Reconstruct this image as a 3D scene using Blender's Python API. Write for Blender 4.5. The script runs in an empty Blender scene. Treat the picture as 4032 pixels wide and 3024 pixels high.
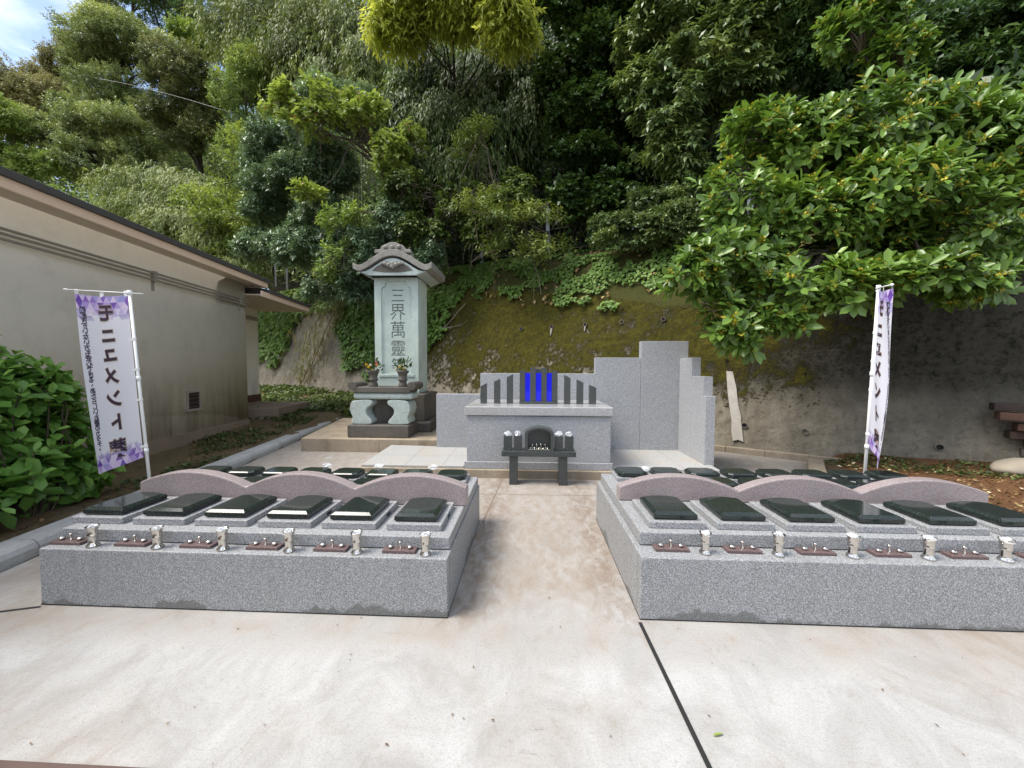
import bpy, bmesh, math, random
import numpy as np
from mathutils import Vector, Matrix

scene = bpy.context.scene
COL = scene.collection
R = math.radians

# ------------------------------------------------------------------ camera
cam_d = bpy.data.cameras.new('camera'); cam = bpy.data.objects.new('camera', cam_d); COL.objects.link(cam)
cam_d.sensor_width = 36.0; cam_d.lens = 36.0 * 1520 / 4032
cam_d.clip_start = 0.05; cam_d.clip_end = 2000
cam.matrix_world = (Matrix.Translation((0, 0, 1.5)) @ Matrix.Rotation(R(2.631), 4, 'Z')
                    @ Matrix.Rotation(R(90 - 2.498), 4, 'X') @ Matrix.Rotation(R(0.197), 4, 'Z'))
scene.camera = cam

# ------------------------------------------------------------------ world, sun, exposure
SUN = Vector((-0.50, -0.17, 0.86)).normalized()
w = bpy.data.worlds.new('World'); scene.world = w; w.use_nodes = True
nt = w.node_tree; nt.nodes.clear()
def wn(t): return nt.nodes.new(t)
sky = wn('ShaderNodeTexSky'); sky.sky_type = 'NISHITA'; sky.sun_disc = False
sky.sun_elevation = math.asin(SUN.z); sky.sun_rotation = math.atan2(SUN.x, SUN.y)
sky.air_density = 1.0; sky.dust_density = 1.6; sky.ozone_density = 1.5
tc = wn('ShaderNodeTexCoord'); mp = wn('ShaderNodeMapping'); mp.inputs['Scale'].default_value = (1.0, 1.0, 2.0)
mp.inputs['Location'].default_value = (0, 0, .3); mp.inputs['Rotation'].default_value = (0.25, 0.35, 0.9)
nz = wn('ShaderNodeTexNoise'); nz.inputs['Scale'].default_value = 3.4; nz.inputs['Detail'].default_value = 7; nz.inputs['Roughness'].default_value = 0.52
nz.inputs['Distortion'].default_value = 0.35
rp = wn('ShaderNodeValToRGB'); rp.color_ramp.elements[0].position = 0.44; rp.color_ramp.elements[1].position = 0.64
mx = wn('ShaderNodeMix'); mx.data_type = 'RGBA'
mx.inputs[7].default_value = (7.6, 7.8, 8.1, 1)
bg = wn('ShaderNodeBackground'); bg.inputs['Strength'].default_value = 0.15
wo = wn('ShaderNodeOutputWorld')
L = nt.links.new
L(tc.outputs['Generated'], mp.inputs['Vector']); L(mp.outputs[0], nz.inputs['Vector']); L(nz.outputs['Fac'], rp.inputs[0])
L(rp.outputs[0], mx.inputs[0]); L(sky.outputs[0], mx.inputs[6]); L(mx.outputs[2], bg.inputs['Color']); L(bg.outputs[0], wo.inputs[0])
sd = bpy.data.lights.new('sun', 'SUN'); so = bpy.data.objects.new('sun', sd); COL.objects.link(so)
sd.energy = 3.1; sd.angle = R(28); sd.color = (1.0, 0.94, 0.85)
so.rotation_euler = SUN.to_track_quat('Z', 'Y').to_euler(); so.location = (-20, -15, 40)
scene.view_settings.view_transform = 'Standard'; scene.view_settings.look = 'None'
scene.view_settings.exposure = 0.80; scene.view_settings.gamma = 1
scene.cycles.use_denoising = True
scene.cycles.max_bounces = 6; scene.cycles.diffuse_bounces = 3; scene.cycles.glossy_bounces = 3
scene.cycles.transmission_bounces = 4; scene.cycles.transparent_max_bounces = 6
scene.cycles.caustics_reflective = False; scene.cycles.caustics_refractive = False

# ------------------------------------------------------------------ helpers
def tag(o, label=None, cat=None, group=None, kind=None):
    if label: o['label'] = label
    if cat: o['category'] = cat
    if group: o['group'] = group
    if kind: o['kind'] = kind
    return o
def empty(name, loc=(0, 0, 0), rz=0.0):
    o = bpy.data.objects.new(name, None); COL.objects.link(o); o.location = loc; o.rotation_euler = (0, 0, rz)
    o.empty_display_size = 0.2
    return o
def copy_tree(o, parent=None):
    c = o.copy(); COL.objects.link(c); c.parent = parent
    for ch in list(o.children):
        copy_tree(ch, c)
    return c
def bevel(o, wd=0.004, seg=2, ang=35):
    m = o.modifiers.new('bevel', 'BEVEL'); m.width = wd; m.segments = seg; m.limit_method = 'ANGLE'; m.angle_limit = R(ang)
    return o
def smooth(o, on=True):
    o.data.polygons.foreach_set('use_smooth', [on] * len(o.data.polygons)); return o

class MB:
    def __init__(s): s.v = []; s.f = []
    def add(s, vs, fs):
        n = len(s.v); s.v += [tuple(p) for p in vs]; s.f += [tuple(i + n for i in f) for f in fs]; return s
    def box(s, x0, x1, y0, y1, z0, z1):
        return s.add([(x0, y0, z0), (x1, y0, z0), (x1, y1, z0), (x0, y1, z0), (x0, y0, z1), (x1, y0, z1), (x1, y1, z1), (x0, y1, z1)],
                     [(3, 2, 1, 0), (4, 5, 6, 7), (0, 1, 5, 4), (1, 2, 6, 5), (2, 3, 7, 6), (3, 0, 4, 7)])
    def prism(s, pts, a0, a1, axis='y'):
        # pts: outline (two coords) extruded along axis
        n = len(pts)
        def mk(p, a):
            return {'y': (p[0], a, p[1]), 'z': (p[0], p[1], a), 'x': (a, p[0], p[1])}[axis]
        vs = [mk(p, a0) for p in pts] + [mk(p, a1) for p in pts]
        fs = [tuple(range(n)), tuple(range(2 * n - 1, n - 1, -1))] + [(i, i + n, (i + 1) % n + n, (i + 1) % n) for i in range(n)]
        return s.add(vs, fs)
    def tube(s, pts, rad, seg=8, cap=True):
        pts = [Vector(p) for p in pts]; n = len(pts)
        if not hasattr(rad, '__len__'): rad = [rad] * n
        rings = []; up = Vector((0.13, 0.21, 1)).normalized()
        for i in range(n):
            t = (pts[min(i + 1, n - 1)] - pts[max(i - 1, 0)])
            t = t.normalized() if t.length > 1e-9 else Vector((0, 0, 1))
            a = t.cross(up)
            if a.length < 1e-3: a = t.cross(Vector((1, 0, 0)))
            a.normalize(); b = t.cross(a)
            rings.append([pts[i] + (a * math.cos(2 * math.pi * k / seg) + b * math.sin(2 * math.pi * k / seg)) * rad[i] for k in range(seg)])
        vs = [p for r in rings for p in r]; fs = []
        for i in range(n - 1):
            for k in range(seg):
                k2 = (k + 1) % seg
                fs.append((i * seg + k, i * seg + k2, (i + 1) * seg + k2, (i + 1) * seg + k))
        if cap: fs += [tuple(range(seg - 1, -1, -1)), tuple((n - 1) * seg + k for k in range(seg))]
        return s.add(vs, fs)
    def lathe(s, prof, c=(0, 0, 0), seg=16):
        vs = []; fs = []
        for r, z in prof:
            for k in range(seg):
                a = 2 * math.pi * k / seg; vs.append((c[0] + r * math.cos(a), c[1] + r * math.sin(a), c[2] + z))
        n = len(prof)
        for i in range(n - 1):
            for k in range(seg):
                k2 = (k + 1) % seg; fs.append((i * seg + k, i * seg + k2, (i + 1) * seg + k2, (i + 1) * seg + k))
        fs += [tuple(range(seg - 1, -1, -1)), tuple((n - 1) * seg + k for k in range(seg))]
        return s.add(vs, fs)
    def build(s, name, mat=None, parent=None, sm=False):
        me = bpy.data.meshes.new(name); me.from_pydata(s.v, [], s.f); me.update()
        o = bpy.data.objects.new(name, me); COL.objects.link(o)
        if mat: me.materials.append(mat)
        if parent: o.parent = parent
        if sm: smooth(o)
        return o

def np_mesh(name, V, F, mat, parent=None, attrs=None, sm=False):
    """V (n,3), F (m,k) numpy arrays, one polygon size."""
    me = bpy.data.meshes.new(name)
    n, (m, k) = len(V), F.shape
    me.vertices.add(n); me.vertices.foreach_set('co', np.ascontiguousarray(V, dtype=np.float32).ravel())
    me.loops.add(m * k); me.loops.foreach_set('vertex_index', np.ascontiguousarray(F, dtype=np.int32).ravel())
    me.polygons.add(m); me.polygons.foreach_set('loop_start', np.arange(0, m * k, k, dtype=np.int32))
    try: me.polygons.foreach_set('loop_total', np.full(m, k, dtype=np.int32))
    except Exception: pass
    me.update(calc_edges=True)
    for an, av in (attrs or {}).items():
        a = me.attributes.new(an, 'FLOAT', 'POINT'); a.data.foreach_set('value', np.ascontiguousarray(av, dtype=np.float32))
    if sm: me.polygons.foreach_set('use_smooth', np.ones(m, dtype=bool))
    o = bpy.data.objects.new(name, me); COL.objects.link(o)
    if mat: me.materials.append(mat)
    if parent: o.parent = parent
    return o

# value noise on numpy arrays, 0..1
_H = np.random.RandomState(7).rand(64, 64, 64)
def vnoise(p, scale=1.0, octv=1):
    p = np.asarray(p, float) * scale; out = 0; amp = 1; tot = 0
    for _ in range(octv):
        i = np.floor(p).astype(int); f = p - i; f = f * f * (3 - 2 * f); i = i & 63; j = (i + 1) & 63
        x0, y0, z0 = i.T; x1, y1, z1 = j.T; fx, fy, fz = f.T
        c = ((_H[x0, y0, z0] * (1 - fx) + _H[x1, y0, z0] * fx) * (1 - fy) + (_H[x0, y1, z0] * (1 - fx) + _H[x1, y1, z0] * fx) * fy) * (1 - fz) \
          + ((_H[x0, y0, z1] * (1 - fx) + _H[x1, y0, z1] * fx) * (1 - fy) + (_H[x0, y1, z1] * (1 - fx) + _H[x1, y1, z1] * fx) * fy) * fz
        out = out + c * amp; tot += amp; amp *= .5; p = p * 2.03 + 11.3
    return out / tot

# ------------------------------------------------------------------ materials
class NM:
    def __init__(s, name):
        s.m = bpy.data.materials.new(name); s.m.use_nodes = True; s.t = s.m.node_tree; s.t.nodes.clear()
        s.out = s.n('ShaderNodeOutputMaterial'); s.tc = s.n('ShaderNodeTexCoord')
    def n(s, t, **k):
        nd = s.t.nodes.new(t)
        for a, b in k.items(): setattr(nd, a, b)
        return nd
    def l(s, a, b): s.t.links.new(a, b)
    def noise(s, scale, detail=4, rough=.5, vec=None, dist=0, stretch=None):
        nd = s.n('ShaderNodeTexNoise'); nd.inputs['Scale'].default_value = scale; nd.inputs['Detail'].default_value = detail
        nd.inputs['Roughness'].default_value = rough; nd.inputs['Distortion'].default_value = dist
        v = vec or s.tc.outputs['Object']
        if stretch:
            mpn = s.n('ShaderNodeMapping'); mpn.inputs['Scale'].default_value = stretch[:3]
            if len(stretch) > 3: mpn.inputs['Rotation'].default_value = (0, 0, stretch[3])
            s.l(v, mpn.inputs[0]); v = mpn.outputs[0]
        s.l(v, nd.inputs['Vector']); return nd.outputs['Fac']
    def ramp(s, fac, stops):
        r = s.n('ShaderNodeValToRGB'); e = r.color_ramp.elements
        while len(e) < len(stops): e.new(0.5)
        for el, (p, c) in zip(e, stops):
            el.position = p; el.color = (*c, 1) if hasattr(c, '__len__') else (c, c, c, 1)
        s.l(fac, r.inputs[0]); return r.outputs[0]
    def mix(s, fac, a, b, mode='MIX'):
        m = s.n('ShaderNodeMix', data_type='RGBA', blend_type=mode)
        for sock, v in ((m.inputs[0], fac), (m.inputs[6], a), (m.inputs[7], b)):
            if hasattr(v, 'is_linked'): s.l(v, sock)
            elif hasattr(v, '__len__'): sock.default_value = (*v, 1)
            else: sock.default_value = v
        return m.outputs[2]
    def math(s, op, a, b=0.0, c=None, clamp=False):
        m = s.n('ShaderNodeMath', operation=op, use_clamp=clamp)
        for i, v in enumerate((a, b) if c is None else (a, b, c)):
            if hasattr(v, 'is_linked'): s.l(v, m.inputs[i])
            else: m.inputs[i].default_value = v
        return m.outputs[0]
    def attr(s, nm): return s.n('ShaderNodeAttribute', attribute_name=nm).outputs['Fac']
    def bump(s, h, strength=.3, dist=.01):
        b = s.n('ShaderNodeBump'); b.inputs['Strength'].default_value = strength; b.inputs['Distance'].default_value = dist
        s.l(h, b.inputs['Height']); return b.outputs[0]
    def bsdf(s, col, rough=.6, metal=0, spec=.5, nrm=None, coat=0):
        p = s.n('ShaderNodeBsdfPrincipled')
        for k, v in (('Base Color', col), ('Roughness', rough), ('Metallic', metal), ('Specular IOR Level', spec), ('Coat Weight', coat)):
            if hasattr(v, 'is_linked'): s.l(v, p.inputs[k])
            elif hasattr(v, '__len__'): p.inputs[k].default_value = (*v, 1)
            else: p.inputs[k].default_value = v
        if nrm is not None: s.l(nrm, p.inputs['Normal'])
        return p.outputs[0]
    def done(s, sh): s.l(sh, s.out.inputs['Surface']); return s.m

def simple(name, col, rough=.6, metal=0, spec=.5, var=.12, sc=8):
    m = NM(name); f = m.noise(sc, 5)
    c = m.mix(f, tuple(x * (1 - var) for x in col), tuple(min(1, x * (1 + var)) for x in col))
    return m.done(m.bsdf(c, rough, metal, spec))

def granite(name, base, dark, light, rough=.45, scale=230, stain=None, foot=False):
    m = NM(name)
    mpr = m.n('ShaderNodeMapping'); mpr.inputs['Rotation'].default_value = (.41, .63, .87); mpr.inputs['Location'].default_value = (.137, .291, .533)
    m.l(m.tc.outputs['Object'], mpr.inputs[0]); gv = mpr.outputs[0]
    f = m.noise(scale, 3, .65, gv); g = m.noise(scale * .45, 2, .5, gv)
    c = m.ramp(f, [(.36, dark), (.47, base), (.56, base), (.68, light)])
    c2 = m.ramp(g, [(.40, dark), (.52, base), (.66, light)])
    c = m.mix(.42, c, c2)
    b = m.noise(1.7, 4, .6)
    c = m.mix(m.ramp(b, [(.3, .0), (.75, .30)]), c, tuple(x * .72 for x in base))
    if stain:
        st = m.noise(2.2, 6, .65, stretch=(1, 1, .5))
        c = m.mix(m.ramp(st, [(.48, 0.0), (.68, .55)]), c, stain)
    if foot:                                   # damp irregular tide mark along the foot, faint runs down the face
        sep = m.n('ShaderNodeSeparateXYZ'); m.l(m.tc.outputs['Object'], sep.inputs[0]); z = sep.outputs[2]
        hN = m.noise(1.3, 5, .65, stretch=(1, 1, .1)); lim = m.math('MULTIPLY', m.math('SUBTRACT', hN, .44), .55)
        wet = m.math('MULTIPLY', m.math('SUBTRACT', lim, z), 60, clamp=True)
        c = m.mix(m.math('MULTIPLY', wet, .6), c, (.075, .075, .068))
        runs = m.noise(7, 5, .6, stretch=(1, 1, .06))
        c = m.mix(m.ramp(runs, [(.55, 0.), (.74, .30)]), c, (.15, .145, .13))
    return m.done(m.bsdf(c, rough, 0, .4))

M = {}
M['granite'] = granite('grey_granite', (.29, .296, .303), (.040, .042, .045), (.64, .65, .66), .5, 290)
M['granite_base'] = granite('grey_granite_damp_foot', (.28, .286, .293), (.036, .038, .041), (.64, .65, .66), .5, 290, foot=True)
M['granite_pale'] = granite('pale_granite', (.36, .367, .38), (.11, .115, .122), (.60, .61, .62), .5, 190)
M['granite_floor'] = granite('floor_granite', (.40, .40, .39), (.16, .16, .16), (.56, .56, .55), .5, 200, stain=(.40, .34, .26))
M['granite_cap'] = granite('polished_granite', (.42, .42, .42), (.14, .14, .14), (.64, .63, .62), .12, 190)
M['pink'] = granite('pink_granite', (.31, .26, .258), (.14, .11, .11), (.48, .42, .415), .32, 260)
M['red_granite'] = granite('red_granite', (.135, .09, .087), (.05, .03, .03), (.25, .19, .185), .3, 260)
M['black'] = granite('black_granite', (.020, .027, .0245), (.007, .010, .009), (.055, .072, .066), .10, 240)
M['slate'] = granite('dark_granite', (.055, .062, .06), (.02, .024, .023), (.12, .13, .13), .25, 260)
M['dark_joint'] = simple('joint_filler', (.012, .012, .012), .8)
M['steel'] = simple('polished_steel', (.66, .63, .58), .09, 1, .5, .06, 30)
M['blue'] = simple('blue_glass', (.001, .012, .92), .05, 0, .5, .08, 14)
M['plastic_white'] = simple('white_plastic', (.80, .81, .80), .35, 0, .5, .03)
M['timber'] = simple('weathered_timber', (.10, .048, .032), .8, 0, .3, .5, 14)
M['metal_grey'] = simple('galvanised_steel', (.33, .36, .39), .5, .4, .5, .1)
M['rock'] = simple('boulder_stone', (.36, .31, .24), .9, 0, .3, .3, 6)
M['bark'] = simple('bark', (.075, .06, .045), .9, 0, .2, .5, 9)
M['bark_dark'] = simple('dark_bark', (.035, .03, .024), .9, 0, .2, .5, 9)
M['culm'] = simple('bamboo_culm', (.15, .17, .08), .5, 0, .4, .4, 2)
M['culm_dry'] = simple('dry_culm', (.34, .29, .18), .7, 0, .3, .3, 3)
M['dead_twig'] = simple('bleached_twig', (.42, .37, .32), .8, 0, .2, .2, 6)

def wrap_mat():
    m = NM('clear_wrap')
    f = m.noise(60, 3); t = m.n('ShaderNodeBsdfTransparent'); g = m.bsdf((.86, .88, .9), .08, 0, .9)
    mx_ = m.n('ShaderNodeMixShader'); m.l(m.ramp(f, [(.35, .18), (.65, .6)]), mx_.inputs[0]); m.l(t.outputs[0], mx_.inputs[1]); m.l(g, mx_.inputs[2])
    return m.done(mx_.outputs[0])
M['wrap'] = wrap_mat()

def concrete_pave():
    m = NM('pavement_concrete'); o = m.tc.outputs['Object']
    sep = m.n('ShaderNodeSeparateXYZ'); m.l(o, sep.inputs[0]); X, Y = sep.outputs[0], sep.outputs[1]
    big = m.noise(.8, 5, .62, dist=.7)
    mid = m.noise(2.2, 7, .68, stretch=(1.2, .9, 1, .7), dist=.8)
    streak = m.noise(7, 7, .74, stretch=(1.5, .8, 1, -.55), dist=.5)
    fine = m.noise(210, 3, .7); grain = m.noise(70, 4, .75)
    base = m.mix(m.ramp(mid, [(.36, 0.0), (.62, 1.0)]), (.32, .318, .308), (.435, .439, .432))
    aisle = m.math('MULTIPLY', m.math('SUBTRACT', Y, 2.0), .9, clamp=True)
    right = m.math('MULTIPLY', m.math('SUBTRACT', X, .75), .5, clamp=True)
    amt = m.math('ADD', m.math('MULTIPLY', aisle, .42), m.math('MULTIPLY', right, .07))
    dirt = m.math('MULTIPLY', m.math('ADD', m.math('SUBTRACT', big, .49), amt), 4.0, clamp=True)
    dirt = m.math('MULTIPLY', dirt, m.ramp(streak, [(.30, .25), (.62, 1.0)]))
    c = m.mix(m.math('MULTIPLY', dirt, .80), base, (.255, .20, .145))
    # drifts of silt washed out from the aisle mouth and along the plot feet
    inside = m.math('MULTIPLY', m.math('SUBTRACT', Y, 2.1), 5, clamp=True)
    eL = m.math('SUBTRACT', 1.0, m.math('MULTIPLY', m.math('ABSOLUTE', m.math('ADD', X, .40)), 4.0), clamp=True)
    eR = m.math('SUBTRACT', 1.0, m.math('MULTIPLY', m.math('ABSOLUTE', m.math('SUBTRACT', X, .58)), 4.0), clamp=True)
    edge = m.math('MULTIPLY', m.math('MULTIPLY', m.math('MAXIMUM', eL, eR), inside), m.ramp(streak, [(.40, 0.), (.60, .65)]))
    c = m.mix(edge, c, (.155, .105, .07))
    foot = m.math('SUBTRACT', 1.0, m.math('MULTIPLY', m.math('ABSOLUTE', m.math('SUBTRACT', Y, 2.08)), 4.5), clamp=True)
    c = m.mix(m.math('MULTIPLY', m.math('MULTIPLY', foot, m.ramp(mid, [(.42, 0.), (.6, .8)])), .7), c, (.25, .20, .15))
    c = m.mix(m.ramp(streak, [(.57, 0.0), (.70, .42)]), c, (.25, .20, .155))
    scuff = m.noise(16, 5, .8, stretch=(.6, 2.6, 1, .5), dist=1.2)
    c = m.mix(m.ramp(scuff, [(.63, 0.0), (.70, .55)]), c, (.17, .14, .115))
    c = m.mix(m.ramp(grain, [(.50, 0.0), (.68, .42)]), c, (.24, .21, .18))
    c = m.mix(m.ramp(fine, [(.36, .45), (.56, 0.0)]), c, (.22, .20, .185))
    nb = m.bump(m.math('ADD', m.math('MULTIPLY', fine, .5), m.math('ADD', streak, grain)), .16, .012)
    return m.done(m.bsdf(c, .75, 0, .3, nb))
M['pave'] = concrete_pave()

def old_concrete(name, base, dark, streaks=1.0, sc=1.2, rough=.85, bump=.25):
    m = NM(name)
    a = m.noise(sc, 6, .65); st = m.noise(4, 6, .65, stretch=(1, 1, .18)); f = m.noise(45, 5, .7); sp = m.noise(14, 6, .75)
    c = m.mix(m.ramp(a, [(.3, 0.), (.7, 1.)]), base, tuple(x * .72 for x in base))
    c = m.mix(m.math('MULTIPLY', m.ramp(st, [(.45, 0.), (.72, .75)]), streaks), c, dark)
    c = m.mix(m.ramp(sp, [(.52, 0.), (.70, .5)]), c, dark)
    c = m.mix(m.ramp(f, [(.3, .35), (.55, 0.)]), c, dark)
    return m.done(m.bsdf(c, rough, 0, .25, m.bump(m.math('ADD', f, sp), bump, .02)))
M['kerb'] = old_concrete('kerb_concrete', (.50, .505, .495), (.22, .21, .18), .4, 1.5)
M['step'] = old_concrete('step_concrete', (.40, .33, .25), (.17, .145, .09), .9, 1.5)
M['plinth'] = old_concrete('plinth_concrete', (.30, .23, .17), (.16, .12, .08), .5, .8)
M['stone_dark'] = old_concrete('weathered_stone', (.15, .135, .115), (.055, .05, .042), .7, 3)
M['stone_roof'] = old_concrete('weathered_roof_stone', (.33, .315, .28), (.10, .09, .07), .8, 3)
M['stone_green'] = old_concrete('pale_green_stone', (.52, .60, .56), (.20, .22, .19), .4, 2.5, .8, .35)
M['stone_shaft'] = old_concrete('stele_stone', (.58, .67, .60), (.43, .50, .45), .25, 2, .75, .5)
M['stone_cut'] = old_concrete('cut_stone', (.22, .25, .235), (.16, .18, .17), .2, 3, .85, .2)

def stucco():
    m = NM('stucco')
    a = m.noise(.8, 5, .6); f = m.noise(90, 4, .7); st = m.noise(5, 5, .65, stretch=(1, 1, .12))
    sep = m.n('ShaderNodeSeparateXYZ'); m.l(m.tc.outputs['Object'], sep.inputs[0]); z = sep.outputs[2]
    low = m.math('MULTIPLY', m.math('SUBTRACT', 1.5, z), .75, clamp=True)
    c = m.mix(a, (.715, .665, .58), (.79, .745, .66))
    c = m.mix(m.math('MULTIPLY', low, m.ramp(st, [(.38, 0.), (.66, .8)])), c, (.20, .175, .145))
    c = m.mix(m.ramp(m.noise(3, 6, .7), [(.5, 0.), (.75, .25)]), c, (.28, .25, .21))
    c = m.mix(m.math('MULTIPLY', m.math('MULTIPLY', m.math('SUBTRACT', .75, z), 1.6, clamp=True), .5), c, (.36, .25, .16))
    return m.done(m.bsdf(c, .9, 0, .2, m.bump(f, .35, .01)))
M['stucco'] = stucco()
M['fascia'] = simple('painted_fascia', (.80, .61, .47), .6, 0, .3, .06)
M['soffit'] = simple('soffit_board', (.55, .48, .40), .8, 0, .2, .1)
M['roofing'] = simple('roof_sheet', (.085, .082, .08), .6, 0, .3, .15)
M['conduit'] = simple('painted_conduit', (.27, .24, .205), .6, 0, .3, .08)

def soil(name, a, b, c_, sc=1.0):
    m = NM(name)
    n1 = m.noise(2.2 * sc, 6, .65); n2 = m.noise(26 * sc, 6, .75); n3 = m.noise(90, 4, .7)
    c = m.mix(m.ramp(n1, [(.35, 0.), (.65, 1.)]), a, b); c = m.mix(m.ramp(n2, [(.45, 0.), (.65, .9)]), c, c_)
    c = m.mix(m.ramp(n3, [(.58, 0.), (.68, .6)]), c, tuple(min(1, x * 2.4) for x in a))
    return m.done(m.bsdf(c, .95, 0, .15, m.bump(m.math('ADD', n2, n3), .8, .03)))
M['soil'] = soil('bare_soil', (.175, .125, .075), (.20, .145, .08), (.095, .085, .045))
M['soil_red'] = soil('red_soil', (.20, .095, .045), (.16, .085, .04), (.09, .055, .03), 1.5)
M['hill'] = soil('forest_floor', (.030, .028, .018), (.022, .024, .014), (.014, .014, .009))
M['bank'] = soil('bank_soil', (.060, .066, .018), (.075, .072, .02), (.035, .036, .012), 1.2)

def wall_mat():
    m = NM('mossy_concrete')
    mo = m.attr('moss'); dk = m.attr('shade_grime')
    n1 = m.noise(2.6, 7, .68); n2 = m.noise(11, 7, .75); n3 = m.noise(55, 5, .7); st = m.noise(5, 6, .65, stretch=(1, 1, .2))
    con = m.mix(m.ramp(n1, [(.35, 0.), (.65, 1.)]), (.34, .305, .235), (.22, .195, .148))
    con = m.mix(m.ramp(st, [(.45, 0.), (.7, .7)]), con, (.15, .125, .10))
    con = m.mix(m.ramp(n2, [(.5, 0.), (.66, .65)]), con, (.10, .085, .065))
    con = m.mix(m.math('MULTIPLY', dk, m.ramp(n2, [(.34, 1.0), (.80, .45)])), con, (.011, .0115, .007))  # painted tree shade together with dark mossy grime
    h = m.math('ADD', m.math('MULTIPLY_ADD', n2, 1.15, -.30), m.math('MULTIPLY_ADD', n1, 1.0, -.27))
    h = m.math('ADD', h, m.math('MULTIPLY', m.math('SUBTRACT', n3, .5), .25))
    mask = m.math('MULTIPLY', m.math('SUBTRACT', m.math('ADD', h, mo), 1.0), 9, clamp=True)
    mcol = m.mix(m.ramp(n1, [(.35, 0.), (.65, 1.)]), (.085, .082, .010), (.135, .125, .015))
    mcol = m.mix(m.ramp(n2, [(.35, 0.), (.62, .85)]), mcol, (.032, .026, .009))
    mcol = m.mix(m.ramp(n3, [(.40, .55), (.58, 0.)]), mcol, (.022, .020, .006))
    c = m.mix(mask, con, mcol)
    hb = m.math('ADD', m.math('MULTIPLY', mask, .8), m.math('ADD', m.math('MULTIPLY', n2, .9), m.math('MULTIPLY', n3, .6)))
    return m.done(m.bsdf(c, .95, 0, .12, m.bump(hb, .9, .04)))
M['wall'] = wall_mat()

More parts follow.
